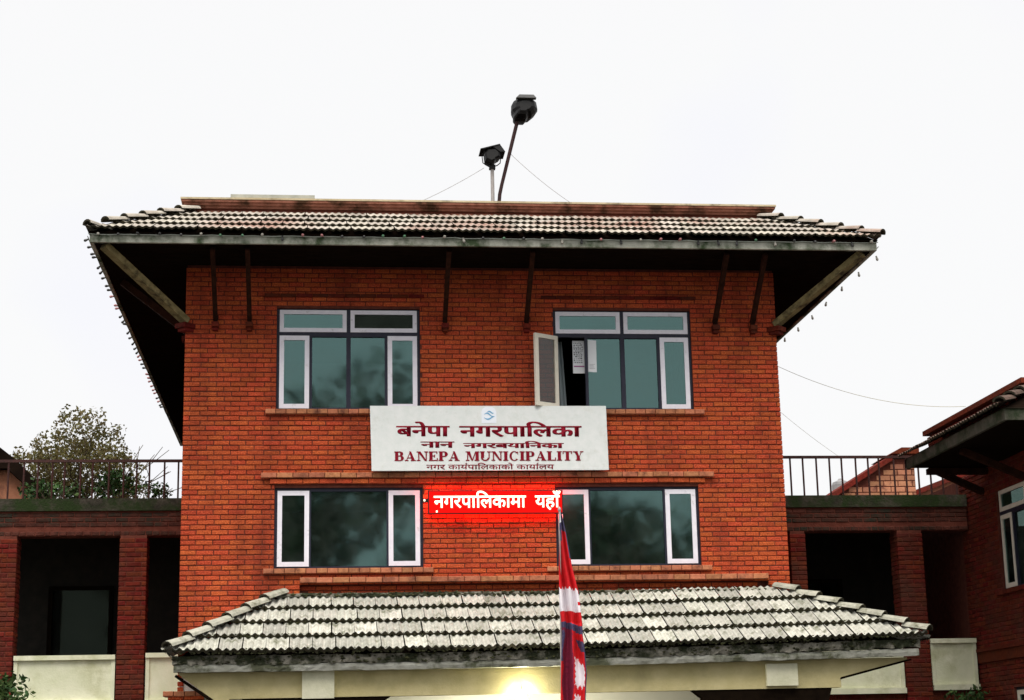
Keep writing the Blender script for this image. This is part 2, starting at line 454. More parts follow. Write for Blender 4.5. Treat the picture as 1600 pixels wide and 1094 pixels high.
def lay_bricks(M, u0, u1, z0, z1, holes, matname, parent, singles=0, prefer=None, d=0.09, infill_name='brick_infill', header=False):
    """brickwork on the wall face frame M (x along, y inward, z up); 'singles' whole bricks become objects of their own"""
    full, rest = [], []
    nz = int(round((z1 - z0) / CH))
    L = BL / 2 if header else BL
    for r in range(nz):
        za = z0 + r * CH; zb = za + CH - JT
        cuts = [h for h in holes if min(zb, h[3]) - max(za, h[2]) > 0.35 * CH]
        cutx = [u0]
        x = u0 + (L / 2 if r % 2 else L)
        while x < u1 - 0.06:
            cutx.append(x + random.uniform(-0.022, 0.022)); x += L
        cutx.append(u1)
        for (a, b) in zip(cutx, cutx[1:]):
            b = b - JT if b < u1 else b
            segs = [(a, b)]
            for h in cuts:
                ns = []
                for (p, q) in segs:
                    if q <= h[0] or p >= h[1]: ns.append((p, q)); continue
                    if p < h[0]: ns.append((p, h[0] - 0.002))
                    if q > h[1]: ns.append((h[1] + 0.002, q))
                segs = ns
            for (p, q) in segs:
                if q - p < 0.025: continue
                (full if q - p > 0.75 * L and segs[0] == (a, b) else rest).append((p, q, za))
    if singles and full:
        key = prefer or (lambda c: (c - CAM).length)
        full.sort(key=lambda t: key(M @ Vector(((t[0] + t[1]) / 2, 0, t[2] + CH / 2))))
        own, other = full[:singles], full[singles:]
    else:
        own, other = [], full
    me = brick_mesh(matname, w=L - JT, d=d)
    for (p, q, za) in own:
        T = M @ Matrix.Translation((p, random.uniform(-0.006, 0.005), za + random.uniform(-0.003, 0.003))) @ Matrix.Rotation(random.uniform(-0.008, 0.008), 4, 'Z') @ Matrix.Rotation(random.uniform(-0.006, 0.006), 4, 'Y') @ Matrix.Diagonal(((q - p) / (L - JT), 1, 1, 1))
        link('brick', me, parent, T)
    if other or rest:
        mb = MB()
        for (p, q, za) in other + rest:
            T = M @ Matrix.Translation((p, random.uniform(-0.006, 0.005), za + random.uniform(-0.003, 0.003))) @ Matrix.Rotation(random.uniform(-0.008, 0.008), 4, 'Z') @ Matrix.Rotation(random.uniform(-0.006, 0.006), 4, 'Y')
            mb.brick(T, q - p, CH - JT, d)
        tag(mb.build(infill_name, matname, parent), kind='stuff')

def brick_row(M, u0, u1, z, h, d, matname, parent, L, proud=0.0, name='brick'):
    """one projecting course, every brick an object (d deep, standing 'proud' of the face)"""
    n = max(1, round((u1 - u0) / L)); L = (u1 - u0) / n
    me = brick_mesh(matname, w=L - 0.008, h=h, d=d)
    for i in range(n):
        T = M @ Matrix.Translation((u0 + i * L, -proud + random.uniform(-0.004, 0.004), z + random.uniform(-0.002, 0.002))) @ Matrix.Rotation(random.uniform(-0.01, 0.01), 4, 'Y')
        link(name, me, parent, T)

# ------------------------------------------------------------------ ground
g = MB()
g.face([(-700, -700, 0), (700, -700, 0), (700, 700, 0), (-700, 700, 0)])
tag(g.build('ground', 'asphalt'), kind='structure')

# ------------------------------------------------------------------ main building
main = thing('brick_building', 'three-storey red brick municipal building with tiled hip roof and tiled porch roof', 'building', (0, 0, 0))
XW = 4.75
ULW = (-3.323, -1.060, 7.035, 8.670)
URW = (1.085, 3.335, 7.035, 8.670)
LLW = (-3.330, -1.035, 4.545, 5.795)
LRW = (1.050, 3.345, 4.545, 5.795)
HOLES = [ULW, URW, LLW, LRW]
NICHE = (-2.93, 4.40, 3.9, 4.31)
wall = MB()
wall.holed(-XW + 0.012, XW - 0.012, 2.9, 9.36, 0.012, 0.28, HOLES + [NICHE])
wall.box(NICHE[0], NICHE[1], 0.112, 0.279, NICHE[2], NICHE[3])
wall.box(-XW + 0.012, -XW + 0.28, 0.28, 15.0, 0, 9.36)
wall.box(XW - 0.28, XW - 0.012, 0.28, 15.0, 0, 9.36)
wall.box(-XW + 0.28, XW - 0.28, 14.7, 15.0, 0, 9.36)
wall_o = wall.build('wall', 'mortar', main)
def brick_pref(c):
    hid = 0
    if c.z < 4.6 and -3.4 < c.x < 5.0: hid = 100
    if c.z < 3.3 + 0.0 and c.x < -3.4: hid = 100
    if -1.9 < c.x < 1.9 and 6.0 < c.z < 7.08: hid = 100
    return (c - CAM).length + hid
lay_bricks(FRONT, -XW, XW, 2.9, 9.36, HOLES + [NICHE], 'brick', wall_o, singles=300 - 64, prefer=brick_pref)
ni = MB()
for r in range(5):
    for i in range(30):
        x = NICHE[0] + i * BL + (BL / 2 if r % 2 else 0)
        if x + BL > NICHE[1]: continue
        ni.brick(Matrix.Translation((x, 0.100 + random.uniform(-.002, .002), 3.9 + r * CH)), BL - JT, CH - JT, 0.05)
tag(ni.build('brick_infill', 'brick', wall_o), kind='stuff')
lay_bricks(frame((-XW, 0, 0), (0, -1, 0), (1, 0, 0)), -5.0, -0.11, 2.9, 9.36, [], 'brick', wall_o)
lay_bricks(frame((XW, 0, 0), (0, 1, 0), (-1, 0, 0)), 0.11, 5.0, 2.9, 9.36, [], 'brick', wall_o)
lay_bricks(frame((-XW, 0, 0), (0, -1, 0), (1, 0, 0)), -5.0, -0.0, 0, 2.88, [], 'brick', wall_o)

# ground floor plaster, floors and rooms behind the windows
gf = MB()
gf.box(-XW + 0.03, XW - 0.03, 0.02, 0.28, 0, 2.895)
gf.build('ground_floor_plaster', 'porch_white', main)
fl = MB()
for z in (3.0, 6.2, 9.0):
    fl.box(-XW + 0.29, XW - 0.29, 0.29, 6.0, z - 0.1, z)
fl.box(-XW + 0.29, XW - 0.29, 5.0, 5.2, 3.0, 9.3)
fl.box(-0.08, 0.08, 0.29, 4.99, 3.01, 8.88)
fl.build('room_partition', 'interior', main)

# projecting brick courses: window heads, sills, string course
def courses(parent):
    brick_row(FRONT, -3.52, -0.98, 8.845, 0.055, 0.10, 'shaded_brick', parent, 0.25, 0.035)
    brick_row(FRONT, 0.90, 3.44, 8.845, 0.055, 0.10, 'shaded_brick', parent, 0.25, 0.035)
courses(wall_o)
band = MB(); band.box(-3.50, 3.56, -0.050, 0.0115, 5.945, 6.012); band.box(-3.36, 3.42, -0.018, 0.0115, 5.845, 5.935)
band_o = band.build('string_course', 'mortar', main)
brick_row(FRONT, -3.54, 3.60, 5.940, 0.078, 0.09, 'sill_brick', band_o, 0.25, 0.075)
brick_row(FRONT, -3.40, 3.46, 5.850, 0.074, 0.06, 'brick', band_o, 0.25, 0.040)
dent = MB(); dent.box(-2.90, 4.36, -0.040, 0.0115, 4.32, 4.39)
dent_o = dent.build('dentil_course', 'mortar', main)
brick_row(FRONT, -2.93, 4.40, 4.312, 0.082, 0.12, 'sill_brick', dent_o, 0.25, 0.075)

# ------------------------------------------------------------------ windows
def ring(mb, x0, x1, z0, z1, t, y0, y1, mi=0, M=None):
    mb.holed(x0, x1, z0, z1, y0, y1, [(x0 + t, x1 - t, z0 + t, z1 - t)], mi, M)

def sash(win, x0, x1, z0, z1, t, y, glass, white='white_paint', M=None):
    s = MB(); ring(s, x0, x1, z0, z1, t, y, y + 0.045, 0, M)
    s.build('sash', white, win)
    p = MB(); p.box(x0 + t - 0.004, x1 - t + 0.004, y + 0.020, y + 0.026, z0 + t - 0.004, z1 - t + 0.004, 0, M)
    p.build('pane', glass, win)

def make_window(h, kind, open_left=False, sill=True, M=None, bld=None, glass='tinted_glass', white='white_paint', mirror=False, sillmat='sill_brick', wide=0.16, dark_top=False):
    x0, x1, z0, z1 = h
    bld = bld or main
    M = M if M is not None else FRONT
    mx = (x0 + x1) / 2
    w = 0.468
    Y = 0.055
    f = MB()
    holes = []
    ft = 0.045
    if kind == 'upper':
        zt = z0 + 1.225
        top = [(x0 + ft, mx - 0.03, zt + 0.03, z1 - 0.022), (mx + 0.03, x1 - ft, zt + 0.03, z1 - 0.022)]
        lowl, lowr = (x0 + ft, x0 + ft + w, z0 + 0.02, zt - 0.03), (x1 - ft - w, x1 - ft, z0 + 0.02, zt - 0.03)
        mids = [(x0 + ft + w + 0.045, mx - 0.035, z0 + 0.035, zt - 0.045), (mx + 0.035, x1 - ft - w - 0.045, z0 + 0.035, zt - 0.045)]
    else:
        zt = z1
        top = []
        lowl, lowr = (x0 + ft, x0 + ft + w + 0.02, z0 + 0.03, z1 - ft), (x1 - ft - w - 0.02, x1 - ft, z0 + 0.03, z1 - ft)
        mids = [(x0 + ft + w + 0.05, x1 - ft - w - 0.05, z0 + 0.03, z1 - ft - 0.01)]
    f.holed(x0 + 0.003, x1 - 0.003, z0 + 0.003, z1 - 0.003, Y, Y + 0.075, top + [lowl, lowr] + mids, 0, M)
    win = f.build('window', 'frame_dark', bld)
    for k, t in enumerate(top): sash(win, *t, 0.066, Y - 0.012, 'dark_glass' if dark_top and k == 1 else glass, white, M)
    sash(win, *lowr, 0.072, Y - 0.012, glass, white, M)
    if open_left:
        a = math.atan2(-0.255, -0.40)
        T = M @ Matrix.Translation((lowl[0], Y - 0.02, 0)) @ Matrix.Rotation(a, 4, 'Z') @ Matrix.Translation((-lowl[0], -(Y - 0.012), 0))
        sash(win, *lowl, 0.066, Y - 0.012, 'clear_glass', 'old_white_paint', T)
    else:
        sash(win, *lowl, 0.072, Y - 0.012, glass, white, M)
    for q in mids:
        p = MB(); p.box(q[0] - 0.004, q[1] + 0.004, Y + 0.035, Y + 0.041, q[2] - 0.004, q[3] + 0.004, 0, M)
        p.build('pane', glass, win)
    if sill:
        s = MB(); s.box(x0 - wide + 0.01, x1 + wide - 0.01, -0.04, 0.0115, z0 - 0.075, z0 - 0.018, 0, M)
        s.box(x0 + 0.003, x1 - 0.003, 0.0125, Y + 0.07, z0 - 0.06, z0 + 0.001, 0, M)
        so = s.build('sill', 'mortar', win)
        n = 16; L = (x1 - x0 + 2 * wide) / n
        mb = MB()
        for i in range(n):
            mb.brick(M @ Matrix.Translation((x0 - wide + i * L, -0.07 + random.uniform(-.004, .004), z0 - 0.085 + random.uniform(-.002, .002))), L - 0.008, 0.075, 0.10)
        tag(mb.build('sill_bricks', sillmat, win), kind='stuff')
    return win

w1 = make_window(ULW, 'upper', dark_top=True)
w2 = make_window(URW, 'upper', open_left=True)
w3 = make_window(LLW, 'lower')
w4 = make_window(LRW, 'lower')
w2['label'] = 'window with its left sash swung open'

# ------------------------------------------------------------------ roofs: tiles
TW, NS = 0.33, 15
def tile_rows(w, ln, thick, lift, amp):
    """corrugated clay tile: x 0..w, y 0 (lower lip) .. ln up the slope, z out of the slope"""
    top0, top1, lip = [], [], []
    for i in range(NS + 1):
        x = w * i / NS
        z = amp * math.cos(2 * math.pi * 3 * i / NS)
        top0.append((x, 0, lift + z)); top1.append((x, ln, 0.012 + z * 0.8)); lip.append((x, 0.006, lift + z - thick))
    return top0, top1, lip
def tile_mesh(matname, ln):
    thick, lift, amp = (0.058, 0.082, 0.021) if matname == 'canopy_tile' else (0.034, 0.052, 0.012)
    t0, t1, lp = tile_rows(TW - 0.011, ln, thick, lift, amp)
    b = MB()
    b.grid([t0, t1]); b.grid([lp, t0], 1)
    return b.mesh('roof_tile', (matname, 'tile_lip'), False)

def clip_mesh(me, planes, M):
    bm = bmesh.new(); bm.from_mesh(me); bm.transform(M)
    for co, no in planes:
        geom = bm.verts[:] + bm.edges[:] + bm.faces[:]
        bmesh.ops.bisect_plane(bm, geom=geom, plane_co=co, plane_no=no, clear_outer=True)
    n = len(bm.faces)
    if n: bm.transform(M.inverted())
    out = None
    if n:
        out = bpy.data.meshes.new('roof_tile'); bm.to_mesh(out)
        for m in me.materials: out.materials.append(m)
    bm.free()
    return out

def tile_slope(parent, matname, xl, xr, y0, z0, y1, z1, hipl, hipr, rows, sag=lambda x: 0.0, name='roof_tile', overhang=0.0, joined=False, B=None, jitter=1.0):
    """tiles on a slope facing -y whose lower edge runs xl..xr at (y0,z0) and which rises to (y1,z1); hip lines move in by hipl/hipr"""
    B = B or FRONT
    dy, dz = y1 - y0, z1 - z0
    sl = math.hypot(dy, dz)
    ang = math.atan2(dz, dy)
    ex = sl / rows
    me = tile_mesh(matname, ex * 1.12)
    planes = [(Vector((xl, y0, z0)), Vector((-dy, hipl, 0)).normalized()), (Vector((xr, y0, z0)), Vector((dy, hipr, 0)).normalized())]
    jm = MB()
    for r in range(rows):
        s = r * ex
        f0 = s / sl
        xa = xl + hipl * f0; xb = xr - hipr * f0
        x = xa - random.uniform(0, TW) if r else xa
        # keep columns aligned like interlocking tiles
        x = xl + math.floor((xa - xl) / TW) * TW - (TW / 2 if r % 2 else 0) * 0.35
        while x < xb:
            M = (Matrix.Translation((x, y0 + dy * f0, z0 + dz * f0 + sag(x))) @ Matrix.Rotation(ang, 4, 'X')
                 @ Matrix.Translation((random.uniform(-.006, .006) * jitter, random.uniform(-.012, .012) * jitter, random.uniform(-0.003, .006) * jitter))
                 @ Matrix.Rotation(random.uniform(-.012, .012) * jitter, 4, 'Z'))
            edge = x < xa + 0.35 + hipl / rows or x + TW > xb - hipr / rows - 0.35
            m2 = clip_mesh(me, [(p + Vector((0, 0, 0)), n) for p, n in planes], M) if edge else me
            x += TW
            if m2 is None: continue
            if joined:
                n = len(jm.v)
                jm.v += [tuple(B @ M @ v.co) for v in m2.vertices]
                for p in m2.polygons:
                    jm.f.append(tuple(n + k for k in p.vertices)); jm.m.append(p.material_index)
            else:
                link(name, m2, parent, B @ M)
    if joined:
        tag(jm.build(name, (matname, 'tile_lip'), parent), kind='stuff')

def hip_caps(parent, a, b, n, r, matname, upturn=False):
    """half-round caps laid up a hip from a (eave) to b"""
    a, b = Vector(a), Vector(b)
    d = b - a; L = d.length; t = d.normalized()
    side = t.cross(Vector((0, 0, 1))).normalized(); u = side.cross(t)
    M = Matrix(((side.x, t.x, u.x, 0), (side.y, t.y, u.y, 0), (side.z, t.z, u.z, 0), (0, 0, 0, 1)))
    ln = L / n
    mb = MB()
    K = 7
    ro, ri = [], []
    for q, (y, rr, zz) in enumerate(((0, r, 0.050), (ln * 1.10, r * 0.84, -0.004))):
        ro.append([(-rr * math.cos(math.pi * k / (K - 1)), y, zz + rr * 0.72 * math.sin(math.pi * k / (K - 1))) for k in range(K)])
        ri.append([(-(rr - .022) * math.cos(math.pi * k / (K - 1)), y, zz - 0.012 + (rr - .022) * 0.72 * math.sin(math.pi * k / (K - 1))) for k in range(K)])
    mb.grid(ro); mb.grid([ri[0], ro[0]], 1); mb.grid(ri, 1, flip=True)
    me = mb.mesh('hip_tile', (matname, 'tile_lip'))
    for i in range(n):
        T = Matrix.Translation(a + t * (i * ln)) @ M @ Matrix.Rotation(random.uniform(-.03, .03), 4, 'Z') @ Matrix.Rotation(random.uniform(-.02, .03) + (-0.25 if upturn and i == 0 else 0), 4, 'X')
        link('hip_tile', me, parent, T)

# upper hip roof ------------------------------------------------------------
EX, EY0, EY1 = 6.10, -1.30, 16.3
ZS = 9.34                                  # underside of the eave
RT = 10.27                                 # where the tiles meet the parapet
deck = MB()
a = [(-EX - .02, EY0 - .02, 9.50), (EX + .02, EY0 - .02, 9.50), (EX + .02, EY1 + .02, 9.50), (-EX - .02, EY1 + .02, 9.50)]
b = [(-XW + .02, 0.15, RT - 0.03), (XW - .02, 0.15, RT - 0.03), (XW - .02, 14.85, RT - 0.03), (-XW + .02, 14.85, RT - 0.03)]
for i in range(4):
    j = (i + 1) % 4
    deck.face([a[i], a[j], b[j], b[i]])
deck.face(b)
so = [(x, y, ZS + 0.02) for (x, y) in ((-EX + .06, EY0 + .06), (EX - .06, EY0 + .06), (EX - .06, EY1 - .06), (-EX + .06, EY1 - .06))]
deck.face(so[::-1])
for i in range(4):
    j = (i + 1) % 4
    deck.face([so[i], so[j], a[j], a[i]])
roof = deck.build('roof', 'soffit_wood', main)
fa = MB()
def fascia(mb, x0, x1, y0, y1, za, zb, t):
    mb.box(x0, x1, y0, y0 + t, za, zb); mb.box(x0, x1, y1 - t, y1, za, zb)
    mb.box(x0, x0 + t, y0 + t, y1 - t, za, zb); mb.box(x1 - t, x1, y0 + t, y1 - t, za, zb)
fascia(fa, -EX, EX, EY0, EY1, ZS, 9.485, 0.055)
fa.build('fascia', 'fascia_concrete', roof)
TX = EX + 0.03
tile_slope(roof, 'roof_tile', -TX, TX, -1.42, 9.505, 0.12, RT, TX - XW, TX - XW, 4)
# side slopes
Bl = frame((0, 0, 0), (0, -1, 0), (1, 0, 0))
tile_slope(roof, 'roof_tile', -16.4, 1.42, -TX, 9.505, -XW, RT, 1.45, 1.45, 4, joined=True, B=Bl, name='side_tiles')
Br = frame((0, 0, 0), (0, 1, 0), (-1, 0, 0))
tile_slope(roof, 'roof_tile', -1.42, 16.4, -TX, 9.505, -XW, RT, 1.45, 1.45, 4, joined=True, B=Br, name='side_tiles')
hip_caps(roof, (-TX, -1.43, 9.535), (-XW + .12, 0.10, RT + .045), 6, 0.10, 'roof_tile', upturn=True)
hip_caps(roof, (TX + .02, -1.44, 9.53), (XW - .12, 0.10, RT + .045), 6, 0.10, 'roof_tile')

# roof parapet
pp = MB()
fascia(pp, -4.738, 4.738, 0.172, 14.9, 10.0, 10.40, 0.2)
pp.box(-4.5, 4.5, 0.4, 14.6, 10.1, 10.2)
par = pp.build('parapet', 'mortar', main)
lay_bricks(frame((0, 0.16, 0), (1, 0, 0), (0, 1, 0)), -4.75, 4.75, 10.10, 10.355, [], 'parapet_brick', par)
cp = MB()
for (o, za, zb) in ((0.03, 10.355, 10.395), (0.07, 10.397, 10.437), (0.11, 10.439, 10.475)):
    fascia(cp, -4.75 - o, 4.75 + o, 0.16 - o, 15.0, za, zb, 0.22 + o)
cp.build('corbel', 'parapet_brick', par)
ct = MB(); fascia(ct, -4.75 - .125, 4.75 + .125, 0.16 - .125, 15.02, 10.477, 10.507, 0.36)
ct.build('coping', 'coping_stone', par)

# struts under the eave
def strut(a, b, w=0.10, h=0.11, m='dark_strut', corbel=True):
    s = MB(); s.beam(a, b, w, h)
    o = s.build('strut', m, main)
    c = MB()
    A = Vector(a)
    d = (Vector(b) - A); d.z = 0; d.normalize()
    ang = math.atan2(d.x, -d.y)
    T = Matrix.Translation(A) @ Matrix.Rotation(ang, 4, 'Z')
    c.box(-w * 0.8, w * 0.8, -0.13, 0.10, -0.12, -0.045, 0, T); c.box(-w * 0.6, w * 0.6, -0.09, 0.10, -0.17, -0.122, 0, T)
    c.build('corbel', 'shaded_brick', o)
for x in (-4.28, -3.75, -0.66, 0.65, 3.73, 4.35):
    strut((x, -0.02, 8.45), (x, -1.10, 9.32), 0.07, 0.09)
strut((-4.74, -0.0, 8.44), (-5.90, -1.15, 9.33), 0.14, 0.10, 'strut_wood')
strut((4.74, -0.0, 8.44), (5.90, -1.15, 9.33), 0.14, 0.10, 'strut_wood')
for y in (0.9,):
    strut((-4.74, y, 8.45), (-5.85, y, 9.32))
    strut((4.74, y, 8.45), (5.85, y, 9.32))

# ------------------------------------------------------------------ porch roof over the entrance
sag = lambda x: 0.030 + (0.010 * (x - 1) + 0.0016 * (x - 0.5) ** 2)
CXL, CXR, CY0 = -4.70, 6.28, -1.70
ZE = 3.10
dk = MB()
p0 = [(-4.66, -1.58, ZE - .01), (6.20, -1.58, ZE + .05), (4.52, 0.0, 4.06), (-3.30, 0.0, 4.06)]
dk.face(p0)
dk.face([(-4.66, 0.0, ZE - .01), p0[0], p0[3]]); dk.face([p0[1], (6.20, 0.0, ZE + .05), p0[2]])
dk.face([(-4.66, -1.58, ZE - .02), (-4.66, 0, ZE - .02), (6.20, 0, ZE - .02), (6.20, -1.58, ZE - .02)])
dk.m = [1, 1, 1, 0]
porch = dk.build('porch_roof', ('beam_plaster', 'dark_timber'), main)
tile_slope(porch, 'canopy_tile', CXL, CXR, CY0, ZE + 0.04, -0.10, 4.07, 1.48, 1.80, 4, sag=sag)
Bc = frame((0, 0, 0), (0, -1, 0), (1, 0, 0))
tile_slope(porch, 'canopy_tile', 0.0, 1.68, -4.80 + 0.0, ZE + .07, -3.33, 4.07, 0.0, 1.55, 4, joined=True, B=Matrix(((0, 1, 0, 0), (-1, 0, 0, 0), (0, 0, 1, 0), (0, 0, 0, 1))), name='side_tiles')
tile_slope(porch, 'canopy_tile', -1.68, 0.0, -6.34, ZE + .10, -4.55, 4.09, 1.55, 0.0, 4, joined=True, B=Matrix(((0, -1, 0, 0), (1, 0, 0, 0), (0, 0, 1, 0), (0, 0, 0, 1))), name='side_tiles')
hip_caps(porch, (-4.75, -1.74, ZE + .12), (-3.18, -0.12, 4.15), 6, 0.118, 'hip_tile')
hip_caps(porch, (6.34, -1.74, ZE + .22), (4.50, -0.12, 4.17), 7, 0.118, 'hip_tile')
# mossy cornice under the tiles and the gutter strip below it
def wavy_box(x0, x1, y0, y1, z0, z1, n, amp, seed, sagf):
    rnd = random.Random(seed); mb = MB(); rings = []
    for i in range(n + 1):
        x = x0 + (x1 - x0) * i / n
        j = [rnd.uniform(-amp, amp) for _ in range(6)]
        s = sagf(x)
        rings.append([(x, y0 + j[0], z0 + s + j[1]), (x, y1, z0 + s), (x, y1, z1 + s), (x, y0 + j[2], z1 + s + j[3] * .4), (x, y0 - 0.012 + j[4], (z0 + z1) / 2 + s + j[5])][::-1])
    mb.loft(rings)
    return mb
sg2 = lambda x: 0.3 * sag(x)
c = wavy_box(-4.70, 6.24, -1.60, -1.42, 3.005, 3.13, 160, 0.018, 3, lambda x: sag(x) * 0.9)
c.build('cornice', 'cornice_concrete', porch)
c = wavy_box(-4.68, 6.22, -1.585, -1.43, 2.905, 3.008, 120, 0.008, 4, lambda x: sag(x) * 0.75)
c.build('gutter_strip', 'gutter', porch)
fs = wavy_box(-3.35, 4.55, -0.16, 0.011, 4.085, 4.145, 70, 0.014, 5, lambda x: 0.0)
fs.build('flashing', 'cornice_concrete', porch)
# moss clinging to the tile lips
ms = MB(); rnd = random.Random(11)
def clump(p, r):
    n = len(ms.v)
    for d in ((1, 0, 0), (-1, 0, 0), (0, 1, 0), (0, -1, 0), (0, 0, 1), (0, 0, -1)):
        k = r * rnd.uniform(0.5, 1.3)
        ms.v.append((p[0] + d[0] * k * 1.5, p[1] + d[1] * k, p[2] + d[2] * k * 0.8))
    for q in ((0, 2, 4), (2, 1, 4), (1, 3, 4), (3, 0, 4), (2, 0, 5), (1, 2, 5), (3, 1, 5), (0, 3, 5)):
        ms.f.append(tuple(n + k for k in q)); ms.m.append(0)
for r in range(4):
    f = r / 4
    ya, za = CY0 + 1.60 * f, ZE + 0.04 + (4.07 - ZE - 0.04) * f
    xl, xr = CXL + 1.48 * f, CXR - 1.8 * f
    for k in range(900):
        x = rnd.uniform(xl + .1, xr - .1)
        clump((x, ya + rnd.uniform(-0.012, 0.012), za + sag(x) + rnd.uniform(0.0, 0.075)), rnd.uniform(0.008, 0.024))
for k in range(300):
    x = rnd.uniform(-4.7, 6.2)
    clump((x, -1.615 + rnd.uniform(-.02, .01), 3.01 + sag(x) + rnd.uniform(0, .12)), rnd.uniform(0.01, 0.028))
for k in range(420):
    x = -3.2 + 7.7 * rnd.random() ** 0.8
    clump((x, -0.15 + rnd.uniform(-.06, .03), 4.10 + rnd.uniform(-.03, .05)), rnd.uniform(0.012, 0.035))
tag(ms.build('moss', 'moss', porch), kind='stuff')
# front beam with tapering ends
bm_ = MB()
bm_.prism([(-4.62, 2.89), (-4.08, 2.50), (-3.9, 2.50), (-3.9, 2.54), (5.07, 2.565), (5.07, 2.715), (6.10, 2.96), (6.10, 2.99), (-4.62, 2.92)], -1.38, -1.12)
beam_o = bm_.build('porch_beam', 'beam_plaster', main)
for pl_ in ([(-4.66, 2.895), (-4.68, 2.86), (-4.10, 2.46), (-4.06, 2.49)], [(5.06, 2.705), (5.06, 2.680), (6.16, 2.945), (6.16, 2.968)]):
    ed = MB(); ed.prism(pl_, -1.40, -1.10); ed.build('beam_edge', 'dark_timber', beam_o)
for (a_, b_, z_) in ((-2.87, -2.41, 2.525), (3.93, 4.40, 2.60)):
    bb = MB(); bb.box(a_, b_, -1.46, -1.383, z_, 2.92); bb.build('beam_block', 'cream_plaster', beam_o)
sfp = MB(); sfp.box(-4.6, 5.0, -1.11, -0.01, 2.86, 2.90); sfp.build('porch_ceiling', 'porch_white', main)
for poly in ([(-3.72, 2.538), (-3.60, 1.2), (-3.45, 1.0), (-1.80, 1.0), (-1.75, 2.44), (-1.60, 2.542)], [(2.83, 2.556), (2.98, 2.44), (3.05, 1.0), (4.80, 1.0), (4.85, 2.3), (4.93, 2.562)]):
    s = MB(); s.prism(poly, -1.36, -1.16); s.build('dark_opening_panel', 'dark_timber', main)  # dark panels added in place of the shadowed openings under the porch
pc = MB()
pc.box(-4.84, -4.34, -0.40, -0.01, 0.0, 2.62)
pier = pc.build('pier', 'mortar', main)
lay_bricks(frame((0, -0.412, 0), (1, 0, 0), (0, 1, 0)), -4.85, -4.33, 1.8, 2.62, [], 'brick', pier, singles=40)
brick_row(frame((0, -0.44, 0), (1, 0, 0), (0, 1, 0)), -4.92, -4.28, 2.625, 0.075, 0.42, 'sill_brick', pier, 0.16)

# ------------------------------------------------------------------ side wings
def rail(wing, xa, xb, y, z0, z1, step, lowrail=False):
    r = MB(); r.box(xa, xb, y - 0.022, y + 0.022, z1 - 0.045, z1)
    ro = r.build('railing', 'iron', wing)
    n = int((xb - xa) / step)
    b = MB(); b.tube([(0, 0, z0), (0, 0, z1 - 0.046)], 0.0165, 6)
    me = b.mesh('baluster', ('iron',))
    for i in range(n + 1):
        link('baluster', me, ro, Matrix.Translation((xa + 0.06 + i * step + random.uniform(-.006, .006), y, 0)) @ Matrix.Rotation(random.uniform(-.004, .004), 4, 'Y'))

def pillar(wing, x0, x1, y, z0, z1, singles):
    p = MB(); p.box(x0 + .01, x1 - .01, y + 0.012, y + 0.40, 0, z1)
    po = p.build('pillar', 'mortar', wing)
    lay_bricks(frame((0, y, 0), (1, 0, 0), (0, 1, 0)), x0, x1, z0, z1, [], 'shaded_brick', po, singles=singles)
    lay_bricks(frame((x0, 0, 0), (0, -1, 0), (1, 0, 0)), -y - 0.40, -y - 0.10, z0, z1, [], 'shaded_brick', po)
    lay_bricks(frame((x1, 0, 0), (0, 1, 0), (-1, 0, 0)), y + 0.10, y + 0.40, z0, z1, [], 'shaded_brick', po)

def panel(wing, x0, x1, y, z0, z1):
    b = MB()
    b.holed(x0, x1, z0, z1, y + 0.06, y + 0.20, [])
    o = b.build('balcony_panel', 'cream_panel', wing)
    m = MB(); m.box(x0 - 0.0, x1 + 0.0, y + 0.0, y + 0.24, z1 + 0.001, z1 + 0.075); m.build('panel_cap', 'cream_panel', o)
    m = MB(); m.box(x0, x1, y - 0.02, y + 0.055, z0 - 0.06, z0 + 0.03); m.build('panel_base', 'cream_panel', o)
    for (ea, eb) in ((x0 + .001, x0 + 0.06), (x1 - 0.06, x1 - .001)):
        m = MB(); m.box(ea, eb, y + 0.035, y + 0.059, z0 + 0.031, z1); m.build('panel_edge', 'cream_panel', o)
    b = MB(); b.box(x0, x1, y + 0.07, y + 0.30, 0, z0 - 0.061); lo = b.build('apron', 'mortar', wing)
    lay_bricks(frame((0, y + 0.06, 0), (1, 0, 0), (0, 1, 0)), x0, x1, z0 - 0.06 - 8 * CH, z0 - 0.062, [], 'shaded_brick', lo)

WY = 1.5
def wing_shell(wing, xa, xb, hole_doors):
    s = MB()
    s.box(xa, xb, WY + 0.0, WY + 5.0, 5.66, 5.86)
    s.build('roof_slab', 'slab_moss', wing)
    s = MB(); s.box(xa, xb, WY + 0.05, WY + 0.36, 5.26, 5.658)
    bo = s.build('edge_beam', 'mortar', wing)
    lay_bricks(frame((0, WY + 0.038, 0), (1, 0, 0), (0, 1, 0)), xa, xb, 5.41, 5.658, [], 'band_brick', bo)
    lay_bricks(frame((0, WY + 0.036, 0), (1, 0, 0), (0, 1, 0)), xa, xb, 5.265, 5.355, [], 'band_brick', bo, header=True)
    s = MB()
    s.box(xa, xb + (4 if xb > 0 else 0), WY + 2.6, WY + 2.8, 0, 5.655)
    s.box(xa, xb, WY + 0.3, WY + 2.59, 2.35, 2.5)
    s.box(xa, xb, WY + 0.37, WY + 2.59, 5.60, 5.655)
    s.build('gallery', 'interior', wing)
    for (a, b, z) in hole_doors:
        d = MB(); ring(d, a, b, 2.5, z, 0.07, WY + 2.53, WY + 2.595)
        do = d.build('door', 'dark_timber', wing)
        p = MB(); p.box(a + .07, b - .07, WY + 2.56, WY + 2.57, 2.57, z - .07); p.build('pane', 'dark_glass', do)

